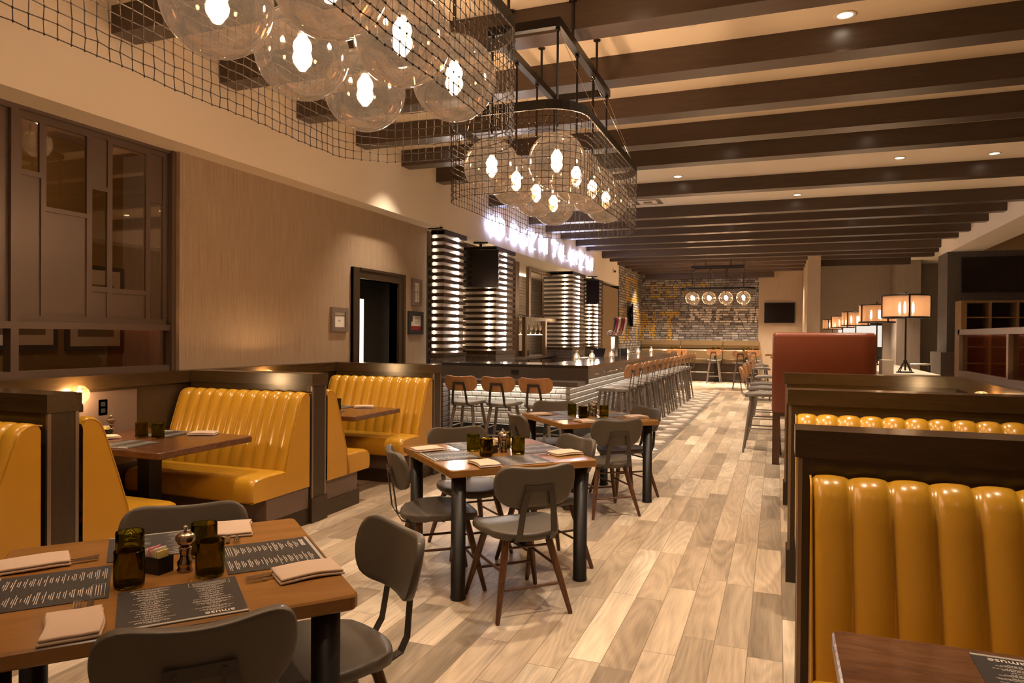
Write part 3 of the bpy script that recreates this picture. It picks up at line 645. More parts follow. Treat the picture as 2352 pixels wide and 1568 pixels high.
CH = [((-1.375, 3.755), (-.687, .727), 'grey chair nearest the camera at the middle table, full back and feet showing'),
      ((-2.05, 4.60), (.72, -.69), 'grey chair behind the middle table, backed onto the yellow bench'),
      ((-1.94, 3.89), (.78, .63), 'grey chair seen side-on left of the middle table'),
      ((-1.45, 4.46), (-.68, -.73), 'grey chair at the right rear of the middle table'),
      ((-1.40, 6.015), (-.62, .78), 'grey chair with its back to the camera at the farther table'),
      ((-1.95, 6.02), (.78, .63), 'grey chair side-on at the left of the farther table'),
      ((-2.09, 6.89), (.42, -.90), 'grey chair behind the farther table in front of the white tiled bar'),
      ((-1.37, 6.70), (-.70, -.71), 'grey chair at the right rear of the farther table by the aisle'),
      ((-1.43, 1.99), (-.55, -.835), 'dark grey chair pulled out at the right of the nearest table'),
      ((-2.03, 1.97), (.66, -.75), 'grey chair tucked behind the nearest table'),
      ((-1.50, 1.51), (-.73, .68), 'dark grey chair back cut off by the bottom edge of the picture')]
many(lambda: seat_thing('chair'), [((a[0], a[1], 0), facing(f), l) for a, f, l in CH], 'grey upholstered dining chairs')
many(lambda: seat_thing('counter'), [((-3.87, 8.62, 0), 0, 'leftmost wooden-backed stool at the lowered bar counter, half hidden'), ((-3.36, 8.62, 0), R(3), 'middle wooden-backed stool facing the lit white tiles'),
     ((-2.82, 8.60, 0), R(-3), 'rightmost of the three wooden-backed stools at the lowered counter')], 'stools at the lowered bar counter')
ordn = ['nearest', 'second', 'third', 'fourth', 'fifth', 'sixth', 'seventh', 'eighth', 'ninth', 'tenth', 'eleventh', 'twelfth', 'thirteenth', 'farthest']
bs = seat_thing('bar'); trS = tree(bs)
def bstool(o, loc, rz, lab, grp):
    o = o or dup(trS); o.location = loc; o.rotation_euler.z = rz; o['label'] = lab; o['group'] = grp
for i in range(14): bstool(bs if i == 0 else None, (-2.215, 10.0+i*.615, 0), PI/2+R(random.uniform(-4, 4)), '%s grey-seated wooden-backed stool along the long bar' % ordn[i], 'stools along the long bar')
for i, (y, l) in enumerate(((10.0, 'nearest'), (11.2, 'second'), (12.25, 'third'), (14.5, 'fourth'))): bstool(None, (-.17, y, 0), -PI/2, '%s wooden-backed stool left of the orange settee' % l, 'stools at the high tables on the right')
for x, y, rz, l in ((-1.01, 22.05, 0, 'stool with its back to the aisle near the far right tables'), (-1.96, 24.25, 0, 'stool alone before the olive banquette, centred under the mural'), (-.72, 24.2, 0, 'stool at the right end of the olive banquette'),
                    (-3.25, 23.9, R(12), 'stool behind the row at the far end of the bar, leaning left'), (-2.95, 24.1, R(-15), 'second stool behind the far end of the bar'), (-.45, 20.6, R(-80), 'stool at the farthest high table on the right'), (-.38, 18.4, -PI/2, 'stool at the high table just left of the settee top')):
    bstool(None, (x, y, 0), rz, l, 'stools at the far end')
# ================================================================ TABLES
def slab(m, hx_, hy_, z0, z1, rc=.03, bev=.006):
    def ring(ins, z):
        o_ = []
        for cx, cy, a0 in ((hx_-rc, hy_-rc, 0), (-hx_+rc, hy_-rc, 90), (-hx_+rc, -hy_+rc, 180), (hx_-rc, -hy_+rc, 270)):
            for q in range(6): a = R(a0+18*q); o_.append((cx+(rc-ins)*math.cos(a), cy+(rc-ins)*math.sin(a), z))
        return o_
    rs = [ring(bev, z0), ring(0, z0+bev), ring(0, z1-bev), ring(bev, z1)]; n = 24
    fs = [tuple(range(n))[::-1], tuple(range(3*n, 4*n))]+[(L*n+i, L*n+(i+1) % n, L*n+n+(i+1) % n, L*n+n+i) for L in range(3) for i in range(n)]
    return m.add(sum(rs, []), fs)
def dtable():
    t_ = thing('dining_table', '', 'table'); slab(MB(), .485, .485, .715, .76).build('tabletop', 'topmaple', t_)
    for a in (-1, 1):
        for b in (-1, 1): MB().lathe([(.0001, 0), (.044, 0), (.046, .008), (.0445, .018), (.0425, .02), (.0425, .712), (.0001, .712)], 20, 0, (a*.405, b*.405, 0)).build('leg', 'black', t_)
    MB().box((-.42, -.02, .69), (.42, .02, .713)).box((-.02, -.42, .69), (.02, -.021, .713)).box((-.02, .021, .69), (.02, .42, .713)).build('under_frame', 'black', t_)
    return t_
TT = {'near': ((-1.82, 1.723), R(-41.3)), 'mid': ((-1.713, 4.255), R(-44.6)), 'far': ((-1.68, 6.52), R(-47.5))}
many(dtable, [((*TT['near'][0], 0), TT['near'][1], 'amber square table nearest the camera at lower left'), ((*TT['mid'][0], 0), TT['mid'][1], 'amber square table in the middle, four black legs'),
              ((*TT['far'][0], 0), TT['far'][1], 'amber square table farther back, beside the bar')], 'amber square dining tables')
def btable(L, W):
    t_ = thing('booth_table', '', 'table'); m = slab(MB(), L/2, W/2, .715, .76, .025, .005); m.build('tabletop', 'topwal', t_)
    MB().box((-.055, -.055, .03), (.055, .055, .713)).build('pedestal', 'black', t_)
    MB().box((-.30, -.035, .005), (.30, .035, .035), 0, .008).box((-.035, -.30, .004), (.035, .30, .034), 0, .008).build('foot', 'black', t_)
    return t_
many(lambda: btable(1.10, .86), [((-4.20, 3.80, 0), 0, 'dark walnut table in the near left booth'), ((-4.20, 6.00, 0), 0, 'dark walnut table in the farther left booth, beyond the partition'),
     ((.69, 1.585, 0), 0, 'walnut table corner at the bottom right edge')], 'walnut booth tables')
# ---- things on tables
def menu(trot=PI):
    m_ = thing('menu_card', '', 'menu'); MB().box((-.16, -.155, 0), (.16, .155, .0016)).build('card', 'menu', m_)
    MB().box((-.16, -.150, .0016), (.16, -.140, .0021)).build('band', 'menubar', m_)
    m = MB(); random.seed(5)
    for c_ in (-.075, .08):
        y = -.105 if c_ > 0 else -.125
        while y < (.145 if c_ < 0 else .105):
            k = random.choice((1, 2, 2, 3, 3))
            for q in range(k):
                hw = random.uniform(.028, .056) if q else random.uniform(.014, .024)
                x = c_-hw
                while x < c_+hw: ww = random.uniform(.003, .010); m.add([(x, y, .0019), (min(x+ww, c_+hw), y, .0019), (min(x+ww, c_+hw), y+.0022, .0019), (x, y+.0022, .0019)], [(0, 1, 2, 3)]); x += ww+.0018
                y += .0052
            y += .005
    for a, b, c_, d in ((.025, .140, .110, .111), (.025, .140, .143, .144), (.025, .026, .110, .144), (.139, .140, .110, .144)): m.add([(a, c_, .0019), (b, c_, .0019), (b, d, .0019), (a, d, .0019)], [(0, 1, 2, 3)])
    for y in (.119, .126, .133): m.add([(.035, y, .0019), (.13, y, .0019), (.13, y+.002, .0019), (.035, y+.002, .0019)], [(0, 1, 2, 3)])
    m.build('printing', 'menuink', m_)
    textmesh('amuse', .030, 'lettering', 'white', m_, (.09, -.123, .0018), (0, 0, trot))
    return m_
def napkin():
    n_ = thing('folded_napkin', '', 'napkin')
    def f(z0, amp, sx, sy):
        def g_(u, v):
            return (u*sx, v*sy+.004*math.sin(3*u+1), z0+amp*(math.sin(2.3*u+1.1)*math.cos(1.9*v)+.4*math.sin(5*v+u*3))+.004*(1-u*u)), (0, 0, 1)
        return g_
    MB().pad(f(.0045, 0.0004, .100, .068), 12, 10, .008, .05).build('lower_fold', 'linen', n_)
    MB().pad(f(.0140, .0012, .097, .065), 14, 10, .008, .05).build('upper_fold', 'linen', n_)
    return n_
def cutlery():
    c_ = thing('fork_and_knife', '', 'cutlery')
    m = MB()
    for q in range(4): m.strip([(-.06+.0, -.0105+.007*q, .007), (-.03, -.0105+.007*q, .005), (-.012, -.0100+.0067*q, .004)], .0035, .0012, (0, 1, 0))
    m.strip([(-.012, 0, .004), (.0, 0, .004), (.018, 0, .006), (.10, 0, .0065)], .022, .0014, (0, 1, 0)) if False else m.strip([(-.014, 0, .0042), (.004, 0, .004)], .024, .0014, (0, 1, 0)).strip([(.004, 0, .0042), (.02, 0, .0062), (.045, 0, .0088)], .008, .0016, (0, 1, 0))
    m.build('fork', 'chrome', c_)
    MB().strip([(-.055, .030, .0065), (.045, .030, .0088)], .017, .0012, (0, 1, 0)).build('knife', 'chrome', c_)
    return c_
def tumbler():
    g_ = MB().lathe([(.0001, 0), (.036, 0), (.041, .004), (.0425, .012), (.0430, .06), (.0425, .108), (.0415, .1105), (.0400, .108), (.0403, .06), (.0398, .016), (.036, .011), (.020, .010), (.0001, .014)], 28).build('glass_tumbler', 'tumbler')
    return tag(g_, '', 'glass')
def mill():
    m_ = thing('pepper_mill', '', 'mill')
    MB().lathe([(.0001, 0), (.024, 0), (.025, .006), (.021, .014), (.0235, .022), (.024, .03), (.017, .042), (.015, .055), (.019, .066), (.020, .074), (.016, .08), (.0001, .08)], 20).build('body', 'mill', m_)
    MB().lathe([(.0001, .081), (.014, .082), (.024, .090), (.030, .101), (.029, .112), (.020, .121), (.006, .126), (.0001, .126)], 40, 0, (0, 0, 0), True, .04, 10).build('crown', 'mill', m_)
    MB().lathe([(.0001, .126), (.005, .127), (.0045, .131), (.008, .136), (.007, .142), (.0001, .146)], 12).build('finial', 'chrome', m_)
    return m_
def caddy():
    c_ = thing('packet_caddy', '', 'caddy')
    MB().box((-.040, -.028, 0), (.040, .028, .004)).box((-.040, -.028, .004), (-.037, .028, .052)).box((.037, -.028, .004), (.040, .028, .052)).box((-.037, -.028, .004), (.037, -.025, .052)).box((-.037, .025, .004), (.037, .028, .052)).build('holder', 'black', c_)
    for i, (x, mt) in enumerate(((-.028, 'white'), (-.020, 'white'), (-.011, 'pink'), (-.003, 'pink'), (.006, 'yelp'), (.014, 'white'), (.023, 'yelp'))):
        MB().box((x-.002, -.022, .008), (x+.002, .022, .070+.004*(i % 3)), 0).build('packet', mt, c_)
    return c_
def local(t, x, y):
    (cx, cy), a = TT[t]; return (cx+x*math.cos(a)-y*math.sin(a), cy+x*math.sin(a)+y*math.cos(a))
menus, naps, forks, glasses, mills, cads = [], [], [], [], [], []
WH = {'near': 'the nearest amber table', 'mid': 'the middle amber table', 'far': 'the farther amber table'}
for t in ('near', 'mid', 'far'):
    a0 = TT[t][1]
    for k, sd in enumerate(('right-hand', 'rear right', 'rear left', 'left-hand')):
        # local outward direction angles: side k outward = +x rotated
        an = [0, PI/2, PI, -PI/2][k]; an_w = a0+an; e_ = lambda e, p: (e*math.cos(an)-p*math.sin(an), e*math.sin(an)+p*math.cos(an))
        name = {0: 'front side', 1: 'right side', 2: 'rear side', 3: 'left side'}[k]
        jt = {'near': (0, .0, 0, .01), 'mid': (.0, .01, 0, -.01), 'far': (0, 0, .01, 0)}[t][k]
        x, y = local(t, *e_(.318, 0.02+jt)); menus.append(((x, y, .7605), an_w+PI/2, 'printed dark menu card at the %s of %s' % (name, WH[t])))
        x, y = local(t, *e_(.385, -.235)); rz = an_w+R((0, 4, -8, 6)[k]); naps.append(((x, y, .7605), rz, 'folded pale napkin at the %s of %s' % (name, WH[t])))
        x, y = local(t, *e_(.262, -.235)); forks.append(((x, y, .7605), rz, 'fork and knife poking from the napkin at the %s of %s' % (name, WH[t])))
        g2 = R(45) + an; r_ = .158; x, y = local(t, r_*math.cos(g2), r_*math.sin(g2))
        # world compass of this glass
        wn = ['rightmost', 'farthest', 'leftmost', 'nearest'][k]; glasses.append(((x, y, .7605), .3*k, '%s of the four green tumblers on %s' % (wn, WH[t])))
    x, y = local(t, .035, .045); mills.append(((x, y, .7605), 0, 'silver pepper mill between the tumblers on %s' % WH[t]))
    if t != 'near': x, y = local(t, -.045, .07); mills.append(((x, y, .7605), 1, 'second silver mill, left of the other, on %s' % WH[t]))
    x, y = local(t, .0, -.035); cads.append(((x, y, .7605), a0+R(40), 'black caddy of sweetener packets on %s' % WH[t]))
for nm, by in (('near left booth', 3.80), ('farther left booth', 6.0)):
    menus += [((-4.14, by-.24, .7605), R(3), 'menu card on the near side of the walnut table in the %s' % nm), ((-4.30, by+.25, .7605), PI+R(6), 'menu card on the far side of the walnut table in the %s' % nm)]
    naps += [((-4.50, by-.12, .7605), R(60), 'napkin at the wall end of the walnut table in the %s' % nm), ((-4.03, by+.33, .7605), R(25), 'napkin near the aisle end of the walnut table in the %s' % nm)]
    forks += [((-4.13, by+.30, .7605), R(25), 'cutlery from the aisle-end napkin in the %s' % nm)]
    glasses += [((-4.31, by+.03, .7605), 0, 'left green tumbler on the walnut table in the %s' % nm), ((-4.165, by+.04, .7605), 0, 'right green tumbler on the walnut table in the %s' % nm)]
    mills.append(((-4.66, by+.07, .7605), 0, 'silver mill at the wall end of the walnut table in the %s' % nm)); cads.append(((-4.60, by-.03, .7605), .3, 'packet caddy at the wall end of the walnut table in the %s' % nm))
mc = menu(0); mc.location = (.60, 1.83, .7605); mc.rotation_euler.z = PI-R(1); mc['label'] = 'menu card at the bottom right corner of the picture'; mc['group'] = 'dark printed menu cards'
many(menu, menus, 'dark printed menu cards'); many(napkin, naps, 'folded linen napkins'); many(cutlery, forks, 'cutlery rolled in napkins')
many(tumbler, glasses, 'green glass tumblers'); many(mill, mills, 'silver pepper mills'); many(caddy, cads, 'sweetener packet caddies')
# ================================================================ CHANDELIERS
def rrect(hx_, hy_, rc, z, n=8):
    o_ = []
    for cx, cy, a0 in ((hx_-rc, hy_-rc, 0), (-hx_+rc, hy_-rc, 90), (-hx_+rc, -hy_+rc, 180), (hx_-rc, -hy_+rc, 270)):
        for q in range(n+1): a = R(a0+90*q/n); o_.append(Vector((cx+rc*math.cos(a), cy+rc*math.sin(a), z)))
    return o_
def chandelier(label):
    c_ = thing('cage_chandelier', label, 'chandelier', (0, 0, 0), group='caged globe chandeliers')
    fz0, fz1, fx_, fy_ = 3.60, 3.66, .2375, .725
    m = MB(); m.box((-fx_-.025, -fy_-.03, fz0), (-fx_+.025, fy_+.03, fz1)).box((fx_-.025, -fy_-.03, fz0), (fx_+.025, fy_+.03, fz1))
    m.box((-fx_+.025, -fy_-.03, fz0), (fx_-.025, -fy_+.02, fz1)).box((-fx_+.025, fy_-.02, fz0), (fx_-.025, fy_+.03, fz1)); m.build('support_frame', 'iron', c_)
    for a, b in ((-.12, -fy_), (.12, fy_), (-fx_, .36), (fx_, .36), (-fx_, -.36), (fx_, -.36)): MB().tube([(a, b, fz1), (a, b, ZC)], .011, 8).lathe([(.0001, 0), (.03, 0), (.03, -.006), (.0001, -.006)], 12, 0, (a, b, ZC-.002)).build('hanging_rod', 'iron', c_)
    hx_, hy_, rc = .485, 1.08, .27
    P = rrect(hx_, hy_, rc, 0, 8); n = len(P); m = MB(); vs = []
    for z, off in ((2.945, 0), (3.005, 0), (3.005, .010), (2.945, .010)):
        Q = rrect(hx_-off, hy_-off, rc-off, z, 8); vs += Q
    m.add(vs, [(L*n+i, L*n+(i+1) % n, ((L+1) % 4)*n+(i+1) % n, ((L+1) % 4)*n+i) for L in range(4) for i in range(n)]); m.build('ring_band', 'iron', c_)
    # wire net
    PP = P+[P[0]]; cum = [0]
    for a, b in zip(PP, PP[1:]): cum.append(cum[-1]+(b-a).length)
    tot = cum[-1]; N = int(tot/.0455); rows = 12; z0, z1 = 2.435, 2.945; random.seed(11)
    def at(s_):
        s_ %= tot
        for i in range(len(cum)-1):
            if s_ <= cum[i+1]: return PP[i].lerp(PP[i+1], (s_-cum[i])/max(1e-6, cum[i+1]-cum[i]))
    G = [[None]*(rows+1) for _ in range(N)]
    for i in range(N):
        b = at(tot*i/N)
        for j in range(rows+1): G[i][j] = Vector((b.x*(1-.004*j*.3)+random.uniform(-.002, .002), b.y+random.uniform(-.003, .003), z1+(z0-z1)*j/rows+random.uniform(-.003, .003)+.004*math.sin(i*.35)*j/rows))
    m = MB(); rw = .0021
    def wire(a, b):
        d = (b-a).normalized(); s1 = d.cross(Vector((.3, .5, .81))).normalized(); s2 = d.cross(s1); vs = []
        for p in (a, b):
            for k in range(3): th = 2*PI*k/3; vs.append(p+(s1*math.cos(th)+s2*math.sin(th))*rw)
        m.add(vs, [(0, 1, 4, 3), (1, 2, 5, 4), (2, 0, 3, 5)])
    for i in range(N):
        for j in range(rows+1):
            if j: wire(G[i][j], G[(i+1) % N][j])
            if j < rows: wire(G[i][j], G[i][j+1])
            if j: p = G[i][j]; k = .0054; m.add([p+Vector(q)*k for q in ((1, 0, 0), (0, 1, 0), (-1, 0, 0), (0, -1, 0), (0, 0, 1.3), (0, 0, -1.3))], [(0, 1, 4), (1, 2, 4), (2, 3, 4), (3, 0, 4), (1, 0, 5), (2, 1, 5), (3, 2, 5), (0, 3, 5)])
    m.build('wire_net', 'wire', c_)
    for a, b, c2, d in ((-fx_, -fy_, -hx_, -.6), (fx_, -fy_, hx_, -.6), (-fx_, fy_, -hx_, .6), (fx_, fy_, hx_, .6), (-fx_, .25, -hx_, -.05), (fx_, .2, hx_, .55)): MB().tube([(a, b, fz0), (c2, d, 3.0)], .0016, 4).build('suspension_cable', 'chrome', c_)
    for i, y in enumerate((-.725, -.235, .245, .725)):
        for x in (-fx_, fx_):
            g_ = MB().sphere((x, y, 2.70), .194, 40, 24).build('globe', 'smoke', c_)
            MB().tube([(x, y, fz0), (x, y, 2.93)], .0085, 8).lathe([(.0001, .0), (.012, 0), (.018, -.01), (.018, -.02), (.0001, -.02)], 12, 0, (x, y, fz0)).build('drop_rod', 'iron', c_)
            MB().lathe([(.0001, 2.905), (.045, 2.888), (.047, 2.878), (.020, 2.870), (.018, 2.805), (.024, 2.80), (.024, 2.775), (.0001, 2.775)], 16, 0, (x, y, 0)).build('socket', 'iron', g_)
            MB().lathe([(.0001, -.046), (.018, -.042), (.033, -.028), (.038, -.008), (.034, .012), (.022, .030), (.014, .044), (.0001, .046)], 18, 0, (x, y, 2.731)).build('bulb', 'bulb', g_)
    return c_
c1 = chandelier('large cage chandelier cut off by the top edge, its globes nearest the camera'); trC = tree(c1); c1.location = (-1.64, 2.215, 0)
dup(trC, None, (-1.643, 5.285, 0), 0, 'middle cage chandelier hanging in full view above the tables')
dup(trC, None, (-1.66, 21.74, -.02), PI/2, 'small far cage chandelier of four visible globes before the brick mural')
# ================================================================ BAR
bar = thing('bar_counter', 'long dark stone bar with shiny white brick tiles beneath its top', 'bar', (0, 0, 0))
m = MB(); m.box((-4.62, 9.33, 1.08), (-2.404, 10.10, 1.12)).box((-3.16, 10.10, 1.08), (-2.404, 18.2, 1.12)); m.build('bar_top', 'stone', bar)
MB().box((-4.62, 9.33, .87), (-2.404, 9.37, 1.08)).box((-2.444, 9.37, .93), (-2.404, 18.2, 1.08)).build('apron', 'stoneside', bar)
MB().box((-4.62, 8.87, .855), (-2.43, 9.328, .915)).build('lowered_shelf', 'stoneside', bar)
MB().box((-4.62, 9.62, .22), (-2.80, 9.70, 1.08)).build('tiled_front', 'subway_x', bar)
MB().box((-2.84, 9.70, .22), (-2.76, 18.1, 1.08)).box((-4.62, 9.70, .1), (-2.86, 9.72, 1.08)).build('tiled_side', 'subway_y', bar)
MB().box((-4.62, 9.60, 0), (-2.77, 9.70, .22)).box((-2.84, 9.70, 0), (-2.75, 18.1, .22)).build('plinth', 'basetile', bar)
MB().box((-4.6, 9.50, .925), (-2.82, 9.56, .945)).build('shelf_light_strip', 'cove', bar)
MB().box((-2.66, 9.7, 1.05), (-2.62, 18.0, 1.062)).build('counter_light_strip', emis('dim_counter_led', (1, .85, .7), 12), bar)
MB().box((-3.16, 10.9, .2), (-3.12, 18.1, 1.07)).build('inner_panel', 'stoneside', bar)
m = MB().tube([(-2.62, 9.8, .27), (-2.62, 18, .27)], .018, 10)
for y in (10.2, 11.8, 13.4, 15, 16.6): m.tube([(-2.75, y, .20), (-2.62, y, .27)], .009, 6)
m.build('foot_rail', 'iron', bar)
def hook():
    o = MB().tube([(0, 0, 0), (.05, 0, 0), (.062, 0, -.03), (.05, 0, -.045)], .006, 6).tube([(.03, 0, 0), (.03, 0, .025)], .005, 6).build('purse_hook', 'chrome'); return tag(o, '', 'hook')
many(hook, [((-2.402, y, 1.0), 0, '%s steel purse hook under the edge of the long bar' % n_) for y, n_ in ((9.62, 'nearest'), (10.1, 'second'), (10.55, 'third'), (10.95, 'fourth'), (11.3, 'fifth'))], 'purse hooks under the bar top')
hr = MB().tube([(-2.36, 9.5, .995), (-2.36, 9.75, .995)], .008, 8).tube([(-2.36, 10.25, .995), (-2.36, 10.95, .995)], .008, 8).build('rail', 'chrome'); tag(hr, 'short bright steel rail on the side of the long bar', 'rail')
ob = thing('power_outlet', 'black outlet plate in the dark quartz panel above the stools', 'outlet', (-3.47, 9.329, 1.01)); MB().box((-.06, -.006, -.036), (.06, 0, .036)).build('plate', 'ink', ob)
for x in (-.022, .022): MB().box((x-.014, -.008, -.012), (x+.014, -.006, .012)).build('socket', 'tv', ob)
def candle():
    c_ = thing('candle_bottle', '', 'candle')
    MB().lathe([(.0001, 0), (.045, 0), (.047, .01), (.047, .085), (.040, .105), (.020, .122), (.018, .13), (.018, .155), (.024, .16), (.024, .168), (.016, .168)], 20).build('glass_bottle', 'bottle', c_)
    MB().lathe([(.0001, .006), (.018, .006), (.018, .02), (.0001, .02)], 12).build('tea_light', 'white', c_); MB().lathe([(.0001, .05), (.016, .058), (.014, .08), (.0001, .10)], 12).build('flame', 'flame', c_)
    return c_
many(candle, [((x, y, 1.121), 0, l) for x, y, l in ((-3.0, 10.9, 'nearest tea-light bottle on the dark bar top'), (-2.90, 11.5, 'second tea-light bottle on the bar top, left of the tablet'), (-2.86, 12.8, 'third tea-light bottle, just before the beer tap'),
     (-3.02, 15.1, 'fourth tea-light bottle, just beyond the beer tap'), (-2.95, 15.95, 'fifth tea-light bottle on the bar top'), (-2.93, 17.6, 'farthest tea-light bottle at the end of the bar'))], 'tea-light bottles on the bar')
tp = thing('beer_tap_tower', 'steel beer tower with coloured tap handles standing on the bar', 'beer tap', (-2.95, 13.45, 1.12), R(72))
MB().box((-.05, -.05, 0), (.05, .05, .42), 0, .008).build('column', 'chrome', tp); MB().tube([(-.28, 0, .46), (-.14, 0, .46), (.12, 0, .46), (.3, 0, .46)], [.02, .065, .065, .02], 16).build('crossbar', 'chrome', tp)
for i, (x, mt) in enumerate(((-.22, 'ink'), (-.13, 'red'), (-.05, 'white'), (.03, 'orange'), (.11, 'red'), (.19, 'white'))):
    MB().tube([(x, -.07, .43), (x, -.10, .50)], .008, 8).tube([(x, -.10, .50), (x+.01, -.12, .60), (x+.015, -.13, .72)], [.012, .022, .03], 10).sphere((x+.015, -.13, .74), .032, 12, 8).build('tap_handle', mt, tp)
tb = thing('order_tablet', 'tilted dark tablet screen behind the bar near the beer tap', 'tablet', (-3.30, 13.55, 1.12)); MB().prism([(-.13, 0), (-.10, 0), (.06, .17), (.03, .17)], -.14, .14, 'x').build('screen', 'tv', tb)
for i, y in enumerate((12.4, 12.9)): tag(MB().box((-3.45, y, 1.121), (-3.25, y+.24, 1.128)).build('bar_mat', 'white'), ('nearer', 'farther')[i]+' pale service mat by the tablet on the bar', 'mat', 'bar mats')
def caddybox():
    b_ = thing('bar_caddy', '', 'caddy'); MB().box((-.06, -.06, 0), (.06, .06, .15)).build('box', 'ink', b_); MB().tube([(0, 0, .15), (0, 0, .22)], .012, 8).build('straw', 'white', b_); return b_
many(caddybox, [((-3.05, 14.1, 1.121), 0, 'left black garnish caddy beyond the tablet'), ((-3.0, 14.6, 1.121), 0, 'right black garnish caddy left of the tap column')], 'bar caddies')
# slatted columns
def column(label, x0, y0, y1, front, leds, ledy, base=True):
    c_ = thing('slatted_column', label, 'column', (0, 0, 0), group='slatted light columns of the back bar')
    xc = XF-.005; ins = .035; zb_ = 1.25
    MB().box((x0, y0+ins, zb_), (xc-ins, y1-ins, ZS)).build('core', 'core', c_)
    z = zb_+.03; random.seed(int(y0*10)); k = 0
    m = MB()
    while z < ZS-.03:
        # front slats: staggered boards
        for (a, b) in ([(x0, (x0+xc)/2-.01), ((x0+xc)/2+.005, xc)] if k % 2 else [(x0, xc)]): m.box((a, y0+(.006 if k % 3 == 0 else 0), z), (b, y0+.045, z+.052))
        cut = y0+(y1-y0)*random.uniform(.2, .85); m.box((xc-.045, y0+.0455, z), (xc, cut, z+.052)).box((xc-.045, cut+.004, z), (xc-(.004 if k % 2 else 0), y1, z+.052))
        z += .1027; k += 1
    m.box((x0, y0, ZS-.07), (xc+.004, y1, ZS-.001)); m.build('slats', 'slat', c_)
    m = MB()
    for xx in leds: m.box((xx-.008, y0+ins-.022, zb_+.02), (xx+.008, y0+ins-.001, ZS-.08))
    if leds: m.build('front_light_strip', 'ledw' if y0 > 10 else 'leds', c_)
    MB().box((xc-ins+.001, ledy-.008, zb_+.02), (xc-ins+.026, ledy+.008, ZS-.08)).build('side_light_strip', 'led', c_)
    MB().box((x0, y0-.015, 1.19), (xc+.012, y1+.01, 1.25)).build('cap_board', 'dwood', c_); MB().box((x0, y0, 0), (xc, y1, 1.19)).build('tiled_base', 'greytile', c_)
    return c_
column('nearest slatted wood column with bright starry light strip, beside the framed notices', -4.875, 9.46, 10.26, True, [-4.83], 9.98)
column('second slatted column, behind the nearer ceiling television', -5.62, 11.54, 12.5, True, [-4.80, -5.36], 12.05)
column('third slatted column beyond the open shelf frames', -5.40, 16.5, 17.7, True, [-4.86], 17.15)
column('farthest slatted column, right of the small ceiling television', -5.3, 18.66, 19.65, True, [-4.80], 19.1)
# back bar wall, counter and frames
struct(MB().box((-6.5, 12.5, 0), (-6.4, 21.7, ZS)).box((-7.6, 9.45, 0), (-7.5, 12.6, ZS)).build('wall_bar_back', 'backtile'))
bb = thing('back_bar_counter', 'low dark back-bar counter with drawers behind the long bar', 'counter', (0, 0, 0))
MB().box((-6.38, 12.6, 1.02), (-5.05, 16.45, 1.07)).build('worktop', 'stoneside', bb); MB().box((-6.38, 12.6, 0), (-5.15, 16.45, 1.02)).build('cabinet', 'basetile', bb)
for y in (14.7, 15.6): MB().box((-5.15, y, .80), (-5.13, y+.8, .98)).tube([(-5.11, y+.36, .9), (-5.11, y+.44, .9)], .008, 6).build('drawer', 'lam', bb)
def gframe(label, x, ys, z0, z1, rails, t_=.075, mt='bronze'):
    f = thing('shelf_frame', label, 'frame', (x, 0, 0), group='open back-bar shelf frames'); m = MB()
    for y in ys: MB().box((-t_/2, y-t_*.8, z0), (t_/2, y+t_*.8, z1)).build('post', mt, f)
    for z in rails: MB().box((-t_/2+.002, ys[0]+t_*.8, z-.035), (t_/2-.002, ys[-1]-t_*.8, z+.035)).build('rail', mt, f)
    return f
M['bronze'] = simple('bronze_frame_metal', (.16, .095, .05), .35, .4)
gframe('tall dark shelf frame post nearest the slatted column', -5.2, (13.95, 14.05), 1.071, ZS-.01, ())
gframe('tall bronze shelf frame with open top in the middle of the back bar', -5.25, (14.95, 16.85), 1.95, ZS-.03, (3.02,))
gframe('low bronze shelf frame in front of the hanging glasses', -5.1, (14.3, 15.7, 16.9), 1.071, 1.93, (1.90,))
gframe('narrow bronze shelf frame beside the third slatted column', -5.6, (17.2, 18.1), 1.071, 2.9, (2.9, 1.95))
m = thing('hung_mirror', 'tall dark mirror panel on the pale tiles behind the bar', 'mirror', (-6.39, 15.3, 0)); MB().box((0, 0, 1.5), (.03, 1.0, 2.75)).build('panel', 'tv', m)
sh = thing('glass_shelf', 'lit glass shelf holding stemware behind the bar', 'shelf', (-5.75, 13.2, 0)); MB().box((-.2, 0, 1.555), (.2, 5.0, 1.57)).build('shelf_board', 'clear', sh); MB().box((.19, 0, 1.545), (.2, 5.0, 1.555)).build('edge_light', 'flame', sh)
for y in (0.05, 2.5, 4.95): MB().box((-.19, y-.01, 1.075), (-.17, y+.01, 1.555)).build('support', 'iron', sh)
sg = thing('hanging_glass_rack', 'steel rack of upside-down wine glasses behind the bar', 'rack', (-5.55, 14.3, 0)); MB().box((-.16, 0, 2.0), (.16, 2.5, 2.012)).build('rack', 'iron', sg)
MB().tube([(0, .03, 2.0), (0, .03, ZS)], .006, 6).tube([(0, 2.47, 2.0), (0, 2.47, ZS)], .006, 6).build('hanger', 'iron', sg)
def wineglass():
    return tag(MB().lathe([(.033, 0), (.033, .002), (.006, .006), (.0045, .09), (.012, .10), (.034, .13), (.040, .16), (.036, .20), (.032, .215)], 12).build('wine_glass', 'bottle'), '', 'glass')
wg = []
for i in range(26): wg.append(((-5.72+.16*(i % 2), 13.4+.175*i, 1.571), 0, 'upright wine glass in the row on the lit glass shelf'))
many(wineglass, wg, 'wine glasses on the lit shelf')
hg = [((-5.62+.13*(i % 2), 14.4+.15*(i//2), 1.998), 0, 'upside-down wine glass hanging in the steel rack') for i in range(30)]
for o in many(wineglass, hg, 'wine glasses hanging in the rack'): o.rotation_euler.x = PI
